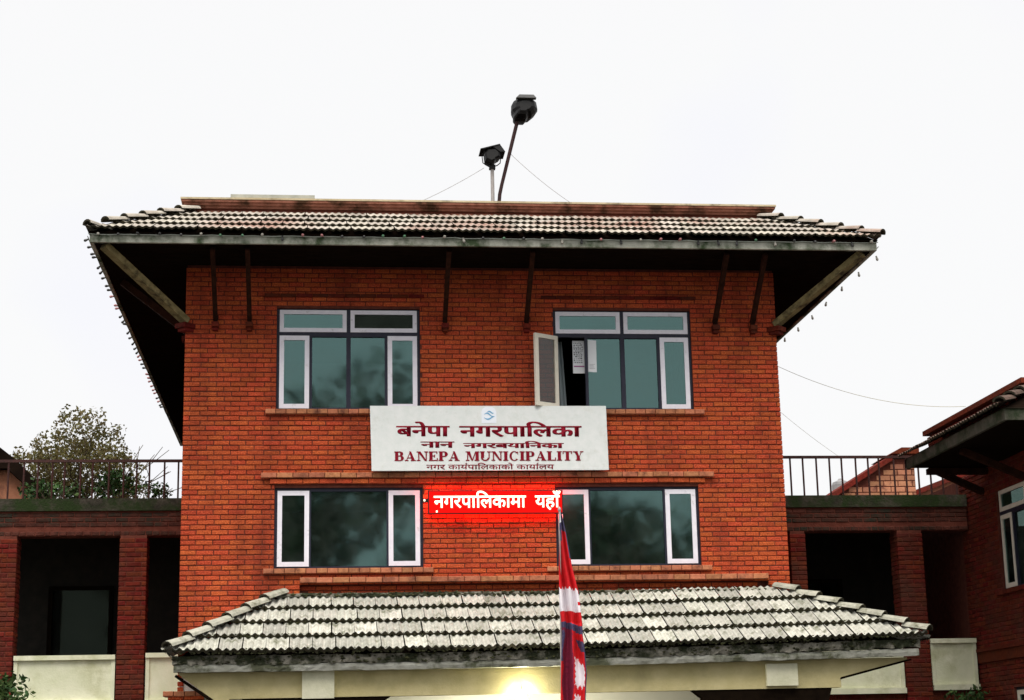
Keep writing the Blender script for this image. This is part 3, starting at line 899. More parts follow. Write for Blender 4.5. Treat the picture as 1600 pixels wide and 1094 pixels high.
lw = thing('gallery_wing', 'low two-storey brick wing left of the main block with open gallery and roof terrace railing', 'building', (-8, WY, 0))
wing_shell(lw, -12.0, -XW - 0.02, [(-7.3, -6.2, 4.7), (-9.6, -8.4, 4.7)])
pillar(lw, -5.83, -5.395, WY - 0.0, 2.2, 5.26, 130)
pillar(lw, -7.93, -7.44, WY - 0.0, 2.2, 5.26, 80)
panel(lw, -7.42, -5.85, WY, 2.62, 3.29)
panel(lw, -5.375, -XW - .03, WY, 2.62, 3.31)
panel(lw, -9.6, -7.95, WY, 2.62, 3.29)
rail(lw, -12.0, -4.80, WY + 0.10, 5.86, 6.51, 0.226)

rw = thing('gallery_wing', 'low brick wing right of the main block, under the sagging cable, with gallery and railing', 'building', (7, WY, 0))
wing_shell(rw, XW + 0.02, 8.30, [(5.7, 6.8, 4.7)])
pillar(rw, 5.19, 5.455, WY - 0.0, 2.2, 5.26, 80)
pillar(rw, 7.035, 7.475, WY - 0.0, 2.2, 5.26, 130)
panel(rw, 5.47, 7.02, WY, 2.62, 3.36)
panel(rw, 7.49, 8.28, WY, 2.66, 3.37)
rail(rw, 4.80, 8.28, WY + 0.10, 5.86, 6.55, 0.222)

# ------------------------------------------------------------------ house coming forward on the right
rb = thing('brick_house', 'dark brick building at right edge with deep shadowed eave and white window frames', 'building', (9.5, -0.5, 0))
RX = 8.33
FB = frame((RX, 0, 0), (0, -1, 0), (1, 0, 0))       # u = -y, inward = +x
WIN = (-0.30, 2.05, 4.13, 5.75)
WIN2 = (-0.20, 2.05, 1.2, 2.58)
m_ = MB(); m_.holed(-4.05, 2.45, 0, 6.155, 0.012, 0.28, [WIN, WIN2], 0, FB)
m_.box(RX + 0.28, RX + 8, -2.45, -2.2, 0, 6.24)
rwall = m_.build('wall', 'mortar', rb)
lay_bricks(FB, -1.9, 2.45, 1.0, 6.155, [WIN, WIN2], 'shaded_brick', rwall)
lay_bricks(frame((RX, -2.462, 0), (1, 0, 0), (0, 1, 0)), 0.10, 6.0, 1.0, 6.24, [], 'shaded_brick', rwall)
make_window(WIN, 'upper', M=FB, bld=rb, glass='tinted_glass', white='old_white_paint', sillmat='shaded_brick')
make_window(WIN2, 'lower', M=FB, bld=rb, glass='tinted_glass', white='old_white_paint', sillmat='shaded_brick')
m_ = MB(); m_.box(-1.9, 2.4, -0.03, 0.0115, 3.03, 3.20, 0, FB); m_.box(-1.9, 2.4, -0.06, 0.0115, 3.202, 3.26, 0, FB)
m_.build('string_course', 'shaded_brick', rb)
m_ = MB(); m_.box(RX + 0.5, RX + 5, -2.1, 1.9, 2.9, 3.0); m_.box(RX + 3, RX + 3.2, -2.1, 1.9, 0, 6.2); m_.build('room_partition', 'interior', rb)
# eave
EXR, EYF, EYB = 7.0, -3.68, 0.66
m_ = MB()
zz = 6.16
m_.box(EXR + .05, RX + 8, EYF + .05, EYB, zz + 0.02, zz + 0.07)
m_.face([(EXR - .02, EYF - .02, zz + .16), (EXR - .02, EYB, zz + .16), (7.75, EYB, zz + .55), (7.75, -2.9, zz + .55)][::-1])
m_.face([(EXR - .02, EYF - .02, zz + .16), (7.75, -2.9, zz + .55), (RX + 8, -2.9, zz + .55), (RX + 8, EYF - .02, zz + .16)][::-1])
m_.face([(EXR - .02, EYB, zz + .021), (7.75, EYB, zz + .021), (7.75, EYB, zz + .55), (EXR - .02, EYB, zz + .16)])
rroof = m_.build('roof', 'soffit_wood', rb)
m_ = MB(); m_.box(EXR, EXR + .05, EYF, EYB, zz, zz + .172); m_.box(EXR + .05, RX + 8, EYF, EYF + .05, zz, zz + .172); m_.build('fascia', 'dark_fascia', rroof)
Bq = frame((0, 0, 0), (0, -1, 0), (1, 0, 0))
tile_slope(rroof, 'backlit_tile', -EYB, -EYF + .1, EXR - 0.12, zz + .175, 7.72, zz + .56, 0.0, 0.80, 2, B=Matrix(((0, 1, 0, 0), (-1, 0, 0, 0), (0, 0, 1, 0), (0, 0, 0, 1))))
hip_caps(rroof, (EXR - .1, EYF - .1, zz + .2), (7.7, -2.95, zz + .60), 3, 0.10, 'backlit_tile')
m_ = MB(); m_.box(7.66, 7.86, -2.9, 1.38, zz + .45, 6.80); rpar = m_.build('parapet', 'mortar', rb)
lay_bricks(frame((7.648, 0, 0), (0, -1, 0), (1, 0, 0)), -1.38, 2.9, 6.60, 6.86, [], 'shaded_brick', rpar)
m_ = MB(); m_.box(7.59, 7.92, -2.95, 1.44, 6.855, 6.935); m_.build('coping', 'shaded_brick', rpar)
m_ = MB(); m_.beam((RX, 0.80, 5.80), (7.42, 0.60, 6.15), 0.10, 0.10); so_ = m_.build('strut', 'dark_strut', rb)
m_ = MB(); m_.beam((RX, -1.2, 5.70), (7.25, -1.2, 6.15), 0.10, 0.10); m_.build('strut', 'dark_strut', rb)
m_ = MB(); m_.box(7.32, RX, 0.50, 0.64, 6.06, 6.155); m_.build('beam_end', 'dark_strut', rb)

# ------------------------------------------------------------------ neighbours seen behind the terraces
nb = thing('gabled_brick_house', 'pale brick gable sloping up behind the terrace railing at right', 'house', (13, 20, 0))
m_ = MB(); m_.prism([(11.05, 0), (13.85, 0), (13.85, 9.60), (13.2, 9.60), (11.05, 8.30)], 20.02, 21.5)
nw = m_.build('wall', 'mortar', nb)
mb = MB()
FN = frame((0, 20.0, 0), (1, 0, 0), (0, 1, 0))
hh = 0.16
r = 0
z = 7.4
while z < 9.55:
    x = 11.1 - (0.2 if r % 2 else 0)
    while x < 13.84:
        lim = min(9.60, 8.30 + (x + 0.0 - 11.05) * 0.6047)
        if z + hh < lim + 0.02:
            mb.brick(FN @ Matrix.Translation((max(x, 11.05), random.uniform(-.004, .004), z)), min(0.385, 13.85 - x), hh - 0.025, 0.05)
        x += 0.41
    z += hh; r += 1
tag(mb.build('brick_infill', 'pale_brick', nw), kind='stuff')
m_ = MB(); m_.prism([(10.9, 8.33), (10.95, 8.20), (13.22, 9.57), (13.22, 9.72)], 19.85, 21.7); m_.build('verge', 'shaded_brick', nb)
m_ = MB(); m_.prism([(13.15, 9.725), (13.95, 9.725), (13.95, 9.90), (13.45, 9.90)], 19.8, 21.7); m_.build('parapet', 'shaded_brick', nb)

n2 = thing('hip_roofed_house', 'orange brick house with sloping dark roof partly behind the right strut', 'house', (15.5, 22, 0))
m_ = MB(); m_.prism([(13.9, 0), (18, 0), (18, 10.2), (15.9, 9.45), (13.95, 8.75)], 24.0, 26); m_.build('wall', 'pale_brick', n2)
m_ = MB(); m_.prism([(13.75, 8.80), (13.8, 8.66), (17.9, 10.15), (17.9, 10.3)], 23.8, 26.2); m_.build('verge', 'shaded_brick', n2)

tk = thing('water_tank', 'small grey water tank on a roof beyond the right railing', 'tank', (17.9, 40, 11))
m_ = MB()
m_.loft([[(17.75 + rr * math.cos(2 * math.pi * k / 14), 40 + rr * math.sin(2 * math.pi * k / 14), z) for k in range(14)] for rr, z in ((0.36, 11.2), (0.36, 11.95), (0.33, 12.05), (0.14, 12.13), (0.08, 12.2))])
m_.build('tank_body', 'tank_grey', tk)
m_ = MB(); m_.box(17.0, 18.6, 39.2, 40.8, 0, 11.2); m_.build('tank_stand', 'pale_brick', tk)

ln_ = thing('tiled_house', 'corner of a dark-eaved brick house at the left edge behind the terrace', 'house', (-10, 9, 0))
m_ = MB(); m_.prism([(-13, 0), (-8.0, 0), (-8.0, 6.7), (-8.95, 7.55), (-13, 7.55)], 9.0, 12); m_.build('wall', 'pale_brick', ln_)
m_ = MB(); m_.prism([(-13, 7.55), (-8.93, 7.55), (-7.93, 6.65), (-7.82, 6.74), (-8.75, 7.72), (-9.3, 8.15), (-13, 8.3)], 8.75, 12.2); m_.build('roof', 'soffit_wood', ln_)

# ------------------------------------------------------------------ vegetation
def leaf_cloud(name, matname, parent, blobs, n, size, seed, up_bias=0.3):
    rnd = random.Random(seed); mb = MB()
    tot = sum(b[3] * b[4] * b[5] for b in blobs)
    for (cx, cy, cz, rx, ry, rz) in blobs:
        k = int(n * rx * ry * rz / tot)
        for _ in range(k):
            while True:
                p = Vector((rnd.uniform(-1, 1), rnd.uniform(-1, 1), rnd.uniform(-1, 1)))
                if 0.15 < p.length < 1: break
            if rnd.random() < 0.55: p = p.normalized() * rnd.uniform(0.72, 1.06)
            c = Vector((cx + p.x * rx, cy + p.y * ry, cz + p.z * rz))
            d = Vector((rnd.gauss(0, 1), rnd.gauss(0, 1), rnd.gauss(up_bias, 1))).normalized()
            s = d.cross(Vector((rnd.gauss(0, 1), rnd.gauss(0, 1), rnd.gauss(0, 1)))).normalized()
            L = size * rnd.uniform(0.6, 1.4); W = L * 0.28
            q = d.cross(s) * (L * 0.06)
            mb.face([c - d * L * .5, c + s * W + q, c + d * L * .5, c - s * W + q])
    o = mb.build(name, matname, parent)
    return o

def branches(mb, p, d, ln, r, lev, rnd, tips):
    q = p + d * ln
    mid = p + d * ln * 0.5 + Vector((rnd.gauss(0, .05), rnd.gauss(0, .05), 0)) * ln
    mb.tube([p, mid, q], [r, r * 0.8, r * 0.62], 6)
    tips.append(q)
    if lev == 0: return
    for k in range(3):
        nd = (d + Vector((rnd.gauss(0, .5), rnd.gauss(0, .5), rnd.gauss(.15, .25)))).normalized()
        branches(mb, q, nd, ln * rnd.uniform(.6, .8), r * 0.6, lev - 1, rnd, tips)

def tree(name, label, base, height, spread, nleaf, leaf, matname, seed, first=0.45, group=None, lev=4, blob=0.32, tag_it=True):
    rnd = random.Random(seed)
    t = thing(name, label, 'tree', base, group)
    mb = MB(); tips = []
    b = Vector(base)
    branches(mb, b, Vector((rnd.gauss(0, .04), rnd.gauss(0, .04), 1)).normalized(), height * first, height * 0.022, 0, rnd, tips)
    top = tips[0]
    for k in range(5):
        an = 2 * math.pi * k / 5 + rnd.random()
        d = Vector((math.cos(an) * spread, math.sin(an) * spread, rnd.uniform(.6, 1.2))).normalized()
        branches(mb, top, d, height * (1 - first) * 0.36, height * 0.012, lev - 2, rnd, tips)
    mb.build('trunk', 'bark', t)
    blobs = []
    for q in tips[1:]:
        rr = height * (1 - first) * blob * rnd.uniform(.5, 1.1)
        blobs.append((q.x, q.y, q.z, rr, rr, rr * .8))
    leaf_cloud('crown', matname, t, blobs, nleaf, leaf, seed + 1)
    return t

tr = thing('broadleaf_tree', 'loose olive-leaved tree rising behind the left terrace railing', 'tree', (-8.3, 13.0, 0))
mb = MB(); rnd = random.Random(5)
mb.tube([(-8.2, 13, 0), (-8.25, 13.05, 4), (-8.15, 13, 6.2)], [.16, .13, .10], 8)
tips = []
for k in range(13):
    an = 2 * math.pi * k / 13
    d = Vector((math.cos(an) * .75, math.sin(an) * .6, rnd.uniform(.55, 1.5))).normalized()
    branches(mb, Vector((-8.15 + rnd.uniform(-.4, .4), 13, rnd.uniform(5.9, 6.6))), d, rnd.uniform(.9, 1.25), .030, 2, rnd, tips)
mb.build('trunk', 'bark', tr)
blobs = [(-7.95, 13, 8.95, .62, .6, .50), (-7.45, 13.1, 8.55, .55, .6, .5), (-8.5, 13, 8.55, .55, .6, .45), (-7.9, 12.8, 8.1, .95, .8, .6), (-9.1, 13.1, 8.0, .75, .7, .50),
         (-9.6, 13, 7.6, .60, .6, .50), (-6.95, 13, 8.0, .48, .5, .55), (-6.65, 13.1, 7.4, .40, .4, .5), (-8.6, 13, 7.4, 1.0, .8, .5), (-7.4, 13, 7.3, .8, .8, .45),
         (-8.15, 13, 9.35, .30, .3, .25), (-7.6, 13, 9.25, .25, .3, .28), (-7.15, 13, 8.95, .28, .3, .2), (-9.3, 13, 7.2, .6, .6, .4)]
blobs += [(q.x, q.y, q.z, .20, .20, .18) for q in tips if q.z > 6.9 and -9.8 < q.x < -6.9]
blobs = [(b_[0] - .14, b_[1], b_[2] + .14, b_[3], b_[4], b_[5]) for b_ in blobs]
leaf_cloud('crown', 'leaf_olive', tr, blobs, 13000, 0.085, 21)

def shrub(name, label, base, r, h, n, leaf, seed, matname='leaf_green', group=None):
    t = thing(name, label, 'shrub', base, group)
    rnd = random.Random(seed); mb = MB()
    for k in range(7):
        an = 2 * math.pi * k / 7
        e = Vector(base) + Vector((math.cos(an) * r * .6, math.sin(an) * r * .6, h * rnd.uniform(.6, .9)))
        mb.tube([base, (Vector(base) + e) / 2 + Vector((0, 0, .05)), e], [.012, .010, .005], 5)
    mb.build('stem', 'bark', t)
    bl = []
    for k in range(9):
        an = rnd.uniform(0, 6.28); q = rnd.uniform(0, .6) * r
        bl.append((base[0] + math.cos(an) * q, base[1] + math.sin(an) * q, base[2] + h * rnd.uniform(.45, .85), r * .45, r * .45, h * .26))
    leaf_cloud('foliage', matname, t, bl, n, leaf, seed + 3)
    return t
shrub('terrace_shrub', 'low dark green shrub at the middle of the left terrace railing', (-6.05, 2.6, 5.86), 0.55, 0.62, 420, .09, 31)
shrub('terrace_shrub', 'low green shrub behind the left terrace railing, nearer the dark-eaved house', (-7.1, 2.7, 5.86), 0.6, 0.5, 420, .09, 33)
shrub('terrace_shrub', 'sparse shrub behind the left terrace railing, next to the brick wall corner', (-5.30, 2.5, 5.86), 0.35, 0.40, 150, .08, 36)
shrub('garden_shrub', 'green leafy shrub top at the bottom left corner', (-7.45, 0.2, 1.75), 0.60, 1.2, 900, .10, 41)
shrub('garden_shrub', 'green shrub below the rightmost cream balcony panel', (7.75, 0.75, 1.9), 0.45, 0.72, 420, .08, 43)

# trees standing across the yard, behind the viewer: they are what the lower windows mirror
for i, (x, y, h) in enumerate(((-7.5, -41, 13.5), (-2.2, -43, 18.5), (5.2, -42, 12.5), (11.5, -44, 14.0), (18, -43, 13))):
    tree('yard_tree', ['tall yard tree mirrored in the lower left window, outermost', 'tall yard tree mirrored at the left of the lower left window', 'tall yard tree mirrored beside the LED board', 'tall yard tree mirrored in the lower right window', 'tall yard tree mirrored at the right of the lower right window'][i],
         (x, y, 0), h, 0.95, 2600, 0.55, 'leaf_green', 60 + i, group='trees across the yard')

# ------------------------------------------------------------------ lettering
def text_mesh(body, x0, x1, z0, z1, y, thick, bold, smear=((0, 0),)):
    """text as real raised letters fitted into the box x0..x1, z0..z1, front face at y"""
    cu = bpy.data.curves.new('lettering', 'FONT')
    cu.body = body; cu.size = 1; cu.offset = bold; cu.resolution_u = 4; cu.extrude = 0.0
    o = bpy.data.objects.new('lettering', cu)
    COL.objects.link(o)
    dg = bpy.context.evaluated_depsgraph_get(); dg.update()
    me = bpy.data.meshes.new_from_object(o.evaluated_get(dg))
    bpy.data.objects.remove(o); bpy.data.curves.remove(cu)
    xs = [v.co.x for v in me.vertices]; ys = [v.co.y for v in me.vertices]
    bx = (min(xs), max(xs), min(ys), max(ys))
    bm = bmesh.new(); bm.from_mesh(me)
    bmesh.ops.remove_doubles(bm, verts=bm.verts, dist=1e-5)
    # islands, each set a hair behind the last so overlapping head-strokes never share a plane
    bm.verts.ensure_lookup_table()
    seen = set(); isl = {}
    k = 0
    for v in bm.verts:
        if v in seen: continue
        st = [v]; seen.add(v)
        while st:
            w = st.pop(); isl[w] = k
            for e in w.link_edges:
                u = e.other_vert(w)
                if u not in seen: seen.add(u); st.append(u)
        k += 1
    sx = (x1 - x0) / (bx[1] - bx[0]); sz = (z1 - z0) / (bx[3] - bx[2])
    for v in bm.verts:
        v.co = Vector((x0 + (v.co.x - bx[0]) * sx, y + 0.0006 * (isl[v] % 6), z0 + (v.co.y - bx[2]) * sz))
    base_geom = bm.verts[:] + bm.edges[:] + bm.faces[:]
    for q, (dx, dz) in enumerate(smear):
        if q == 0: continue
        d = bmesh.ops.duplicate(bm, geom=base_geom)
        for g_ in d['geom']:
            if isinstance(g_, bmesh.types.BMVert): g_.co += Vector((dx, 0.00012 * q, dz))
    r = bmesh.ops.extrude_face_region(bm, geom=bm.faces[:])
    for g_ in r['geom']:
        if isinstance(g_, bmesh.types.BMVert): g_.co.y -= thick
    bmesh.ops.recalc_face_normals(bm, faces=bm.faces[:])
    bm.to_mesh(me); bm.free()
    return me, (x0 - bx[0] * sx, sx, z0 - bx[2] * sz, sz)

def text_width(body, bold=0.0):
    cu = bpy.data.curves.new('w', 'FONT'); cu.body = body; cu.size = 1; cu.offset = bold
    o = bpy.data.objects.new('w', cu); COL.objects.link(o)
    bpy.context.view_layer.update()
    w = o.dimensions.x
    bpy.data.objects.remove(o); bpy.data.curves.remove(cu)
    return w

def serif_word(word, x0, x1, z0, z1, y, thick):
    """bold slab-serif capitals from strokes; unit cap height 1"""
    S, T, F = 0.275, 0.10, 0.10      # stem, thin stroke, serif height
    W = {'B': .86, 'A': .98, 'N': .98, 'E': .82, 'P': .82, 'M': 1.18, 'U': .96, 'I': .46, 'C': .88, 'L': .80, 'T': .86, 'Y': .94, ' ': .46}
    mb = MB()
    n_ = [0]
    def poly(pts, ox):
        n_[0] += 1
        yy = y - 0.0004 * (n_[0] % 7)
        mb.prism([(ox + px, pz) for px, pz in pts], yy - thick, yy + 0.0)
    def rect(a, b, c, d, ox): poly([(a, c), (b, c), (b, d), (a, d)], ox)
    def serif(cx, z, ox, w=.40):
        rect(cx - w / 2, cx + w / 2, (0 if z == 0 else 1 - F), (F if z == 0 else 1), ox)
    def arc(cx, cz, rx, rz, a0, a1, wx, wz, ox, n=14):
        P, Q = [], []
        for i in range(n + 1):
            a = R(a0 + (a1 - a0) * i / n)
            P.append((cx + rx * math.cos(a), cz + rz * math.sin(a))); Q.append((cx + (rx - wx) * math.cos(a), cz + (rz - wz) * math.sin(a)))
        for i in range(n):
            poly([Q[i], P[i], P[i + 1], Q[i + 1]], ox)
    ox = 0
    for ch in word:
        w = W[ch]
        if ch in 'BPEL':
            c = .21
            rect(c - S / 2, c + S / 2, 0, 1, ox)
            if ch == 'P': serif(c, 0, ox, .44)
            rect(.02, c, 1 - F, 1, ox) if ch != 'L' else serif(c, 1, ox, .44)
            if ch != 'P': rect(.02, c, 0, F, ox)
        if ch == 'B':
            rect(c, .52, 1 - F, 1, ox); rect(c, .52, .475, .475 + F, ox); rect(c, .56, 0, F, ox)
            arc(.50, .755, .27, .245, -90, 90, S * .95, F, ox); arc(.54, .28, .29, .28, -90, 90, S * .95, F, ox)
        elif ch == 'P':
            rect(c, .52, 1 - F, 1, ox); rect(c, .52, .42, .42 + F, ox); arc(.51, .71, .29, .29, -90, 90, S * .95, F, ox)
        elif ch == 'E':
            rect(c, .76, 1 - F, 1, ox); rect(c, .56, .47, .47 + F, ox); rect(c, .80, 0, F, ox)
            rect(.68, .76, .74, 1, ox); rect(.49, .56, .36, .66, ox); rect(.71, .80, 0, .28, ox)
        elif ch == 'L':
            rect(c, .78, 0, F, ox); rect(.69, .78, 0, .32, ox)
        elif ch == 'A':
            poly([(.12, F), (.20, F), (.50, .93), (.46, 1.0)], ox); poly([(.38, 1.0), (.58, F), (.86, F), (.54, 1.0)], ox)
            rect(.24, .66, .27, .27 + F, ox); serif(.16, 0, ox, .32); serif(.74, 0, ox, .44)
        elif ch == 'N':
            rect(.13, .13 + T, 0, 1, ox); rect(.78, .78 + T, 0, 1, ox); poly([(.08, 1), (.70, 0), (.86, 0), (.34, 1)], ox)
            serif(.17, 0, ox, .32); serif(.82, 1, ox, .32); rect(.0, .2, 1 - F, 1, ox)
        elif ch == 'M':
            rect(.13, .13 + T, 0, 1, ox); rect(.86, .86 + S, 0, 1, ox)
            poly([(.10, 1), (.52, 0), (.62, 0), (.38, 1)], ox); poly([(.52, 0), (.62, 0), (.92, 1), (.84, 1)], ox)
            serif(.17, 0, ox, .32); serif(.98, 0, ox, .42); rect(0, .2, 1 - F, 1, ox); rect(.98, 1.18, 1 - F, 1, ox)
        elif ch == 'U':
            rect(.10, .10 + S, .30, 1, ox); rect(.76, .76 + T, .32, 1, ox); arc(.47, .32, .37, .34, 180, 360, .16, .12, ox)
            serif(.22, 1, ox, .42); serif(.80, 1, ox, .32)
        elif ch == 'I':
            rect(.23 - S / 2, .23 + S / 2, 0, 1, ox); serif(.23, 0, ox, .44); serif(.23, 1, ox, .44)
        elif ch == 'C':
            arc(.46, .5, .42, .52, 40, 320, .20, .085, ox, 20); rect(.74, .80, .66, .98, ox)
        elif ch == 'T':
            rect(.43 - S / 2, .43 + S / 2, 0, 1, ox); serif(.43, 0, ox, .46); rect(.02, .84, 1 - F, 1, ox); rect(.02, .10, .70, 1, ox); rect(.76, .84, .70, 1, ox)
        elif ch == 'Y':
            rect(.47 - S / 2, .47 + S / 2, 0, .48, ox); serif(.47, 0, ox, .46)
            poly([(.36, .46), (.58, .42), (.38, 1), (.10, 1)], ox); poly([(.52, .40), (.59, .46), (.84, 1), (.75, 1)], ox)
            serif(.22, 1, ox, .42); serif(.79, 1, ox, .30)
        ox += w + .045
    W_ = ox - .045
    mb.v = [(x0 + px * (x1 - x0) / W_, py, z0 + pz * (z1 - z0)) for px, py, pz in mb.v]
    return mb

# ------------------------------------------------------------------ sign board
SY = -0.19
sg = thing('sign_board', 'large white signboard with crimson Devanagari and English lettering between the window rows', 'sign', (0, SY, 6.02))
s = MB(); s.prism([(-1.835, 6.022), (1.885, 6.028), (1.870, 7.052), (-1.860, 7.050)], SY, SY + 0.035); s.build('panel', 'sign_white', sg)
s = MB(); ring(s, -1.83, 1.865, 6.04, 7.04, 0.05, SY + 0.036, SY + 0.09); s.build('back_frame', 'sign_edge', sg)
s = MB()
for x in (-1.5, 0, 1.5):
    s.box(x - .02, x + .02, SY + 0.091, 0.02, 6.8, 6.84); s.box(x - .02, x + .02, SY + 0.091, -0.08, 6.2, 6.24)
s.build('bracket', 'sign_edge', sg)
def put(me, m, parent, name='lettering'):
    me.materials.clear(); me.materials.append(MATS[m])
    return link(name, me, parent)
me, _ = text_mesh("बनेपा", -1.443, -0.625, 6.565, 6.800, SY - .001, 0.004, 0.012, smear=((0, 0), (.011, 0), (-.011, 0))); put(me, 'sign_red', sg)
me, _ = text_mesh("नगरपािलका", -0.455, 1.460, 6.555, 6.800, SY - .001, 0.004, 0.012, smear=((0, 0), (.011, 0), (-.011, 0))); put(me, 'sign_red', sg)
me, _ = text_mesh("नान", -1.065, -0.555, 6.385, 6.482, SY - .001, 0.004, 0.010, smear=((0, 0), (.012, 0), (-.012, 0))); put(me, 'sign_red', sg)
me, _ = text_mesh("नगरबयािनका", -0.395, 1.169, 6.375, 6.490, SY - .001, 0.004, 0.010, smear=((0, 0), (.012, 0), (-.012, 0))); put(me, 'sign_red', sg)
serif_word("BANEPA", -1.485, -0.462, 6.176, 6.325, SY - .001, 0.004).build('lettering', 'sign_red', sg)
serif_word("MUNICIPALITY", -0.372, 1.489, 6.176, 6.325, SY - .001, 0.004).build('lettering', 'sign_red', sg)
txt = "नगर कायपािलकाको कायालय"
me, (ox, sx, oz, sz) = text_mesh(txt, -0.988, 1.018, 6.040, 6.145, SY - .001, 0.004, 0.012); put(me, 'sign_red', sg)
for pre in ("नगर काय", "नगर कायपािलकाको काया"):
    rp = MB()
    cx = ox + (text_width(pre) - 0.09) * sx
    cz = oz + 0.66 * sz
    pts = [(cx + 0.075 * sx * math.cos(R(a)), SY - .004, cz + 0.10 * sz + 0.09 * sz * math.sin(R(a))) for a in range(60, 281, 20)]
    rp.tube(pts, 0.0052, 5)
    rp.build('lettering', 'sign_red', sg)
e = MB()
e.prism([(-0.112, 6.775), (0.122, 6.775), (0.122, 6.95), (0.105, 7.0), (0.06, 7.032), (-0.05, 7.032), (-0.095, 7.0), (-0.112, 6.95)], SY - .004, SY - .0005)
em = e.build('emblem', 'emblem_white', sg)
e = MB()
def swoosh(cx, cz, w, h, y):
    P = []
    for i in range(11):
        t = i / 10; P.append((cx - w / 2 + w * t, cz + h * math.sin(t * math.pi * 1.6) * .6))
    Q = [(px, pz - 0.022 * math.sin(math.pi * (i + .3) / 10.6) - .003) for i, (px, pz) in enumerate(P)]
    for i in range(10):
        e.prism([Q[i], Q[i + 1], P[i + 1], P[i]], y - .003, y)
swoosh(0.005, 6.915, 0.15, 0.05, SY - .0045); swoosh(0.01, 6.865, 0.17, -0.03, SY - .0045); swoosh(0.03, 6.955, 0.10, 0.03, SY - .0045)
e.build('emblem_waves', 'emblem_blue', em)

# ------------------------------------------------------------------ LED board
LY = -0.17
ld = thing('led_board', 'glowing red LED message board under the white signboard', 'sign', (0.1, LY, 5.33))
s = MB(); s.box(-0.965, 1.145, LY, LY + 0.07, 5.345, 5.715); s.build('case', 'led_case', ld)
s = MB(); s.box(-0.95, 1.13, LY - 0.004, LY - 0.0005, 5.36, 5.70); s.build('display_face', 'led_face', ld)
s = MB(); s.box(-0.94, 1.12, LY + 0.071, LY + 0.076, 5.37, 5.69); s.build('halo_glow', 'led_halo', ld)
me, _ = text_mesh("नगरपािलकामा  यहाँ", -0.875, 1.112, 5.400, 5.705, LY - .005, 0.004, 0.014)
for keep in (lambda x: x < 0.66, lambda x: x >= 0.66):                # one object for each word
    bm = bmesh.new(); bm.from_mesh(me)
    bmesh.ops.delete(bm, geom=[v for v in bm.verts if not keep(v.co.x)], context='VERTS')
    wm = bpy.data.meshes.new('lettering'); bm.to_mesh(wm); bm.free()
    put(wm, 'led_letter', ld)
s = MB()
for x, z in ((-1.02, 5.56), (-0.83, 5.385)): s.box(x - .012, x + .012, LY - .012, LY - .005, z - .014, z + .014)
s.build('status_light', 'led_letter', ld)
s = MB(); s.box(-1.05, -0.966, LY + .01, LY + .05, 5.53, 5.59)
for x in (-0.6, 0.8): s.box(x - .02, x + .02, LY + 0.077, 0.02, 5.50, 5.56)
s.build('bracket', 'led_case', ld)

# ------------------------------------------------------------------ porch bulb
pb = thing('porch_bulb', 'lit round bulb on the beam under the porch roof', 'lamp', (0.30, -1.42, 2.42))
s = MB(); K = 14
s.loft([[(0.30 + max(.002, math.sin(math.pi * j / 9)) * 0.062 * math.cos(2 * math.pi * k / K), -1.392 + max(.002, math.sin(math.pi * j / 9)) * 0.062 * math.sin(2 * math.pi * k / K), 2.505 - 0.062 * math.cos(math.pi * j / 9)) for k in range(K)] for j in range(10)])
s.build('bulb', 'bulb_glow', pb, smooth=True)
s = MB(); s.tube([(0.30, -1.30, 2.60), (0.30, -1.40, 2.60), (0.30, -1.395, 2.565)], 0.016, 8); s.build('bulb_holder', 'galvanised', pb)

# ------------------------------------------------------------------ flag and pole
FY = -6.0
fp = thing('flagpole', 'thin steel flagpole in front of the porch', 'flagpole', (0.262, FY, 0))
s = MB(); s.tube([(0.262, FY, 0), (0.268, FY, 2.3), (0.300, FY, 4.56)], [.016, .014, .011], 8); s.build('pole', 'galvanised', fp)
s = MB(); s.loft([[(0.300 + r_ * math.cos(2 * math.pi * k / 10), FY + r_ * math.sin(2 * math.pi * k / 10), z) for k in range(10)] for r_, z in ((.010, 4.56), (.02, 4.58), (.02, 4.60), (.003, 4.625))]); s.build('finial', 'galvanised', fp)
s = MB(); s.box(0.06, 0.46, FY - .2, FY + .2, 0.0, 0.18); s.box(0.14, 0.38, FY - .12, FY + .12, 0.181, 0.30); s.build('base', 'cornice_concrete', fp)

fg = thing('flag', 'limp crimson flag with blue border and white emblems hanging on the pole', 'flag', (0.30, FY, 4.5))
# outline read from the hanging cloth: (z, left x, right x)
OUT = [(4.56, .300, .322), (4.30, .292, .372), (4.10, .284, .402), (3.90, .272, .432), (3.60, .268, .498), (3.39, .268, .520), (3.21, .285, .535),
       (3.05, .290, .540), (2.85, .275, .565), (2.60, .262, .585), (2.30, .245, .560), (2.05, .245, .53), (1.90, .27, .48)]
def out(z):
    for (za, la, ra), (zb, lb, rb_) in zip(OUT, OUT[1:]):
        if za >= z >= zb:
            t = (za - z) / (za - zb); return la + (lb - la) * t, ra + (rb_ - ra) * t
    return OUT[-1][1:]
NU, NV = 44, 190
rows = []
for j in range(NV + 1):
    z = 4.56 - (4.56 - 1.90) * j / NV
    l, r_ = out(z); row = []
    for i in range(NU + 1):
        u = i / NU
        w = r_ - l
        amp = min(0.06, w * .24)
        yy = FY - 0.02 + amp * math.sin(2 * math.pi * (2.3 * u + 0.16 * math.sin(z * 3.1)) + z * 1.3) + 0.02 * math.sin(9 * u + 5 * z)
        if z < 3.2: yy -= 0.05 * math.sin(math.pi * max(0, min(1, (u - .3) / .7)))
        row.append((l + w * (u + 0.03 * math.sin(6.28 * 2.3 * u + 1 + z)), yy, z + 0.012 * math.sin(5 * u)))
    rows.append(row)
s = MB(); s.grid(rows, flip=True)
k = 0
tri = lambda v: abs((v % 1) * 2 - 1)
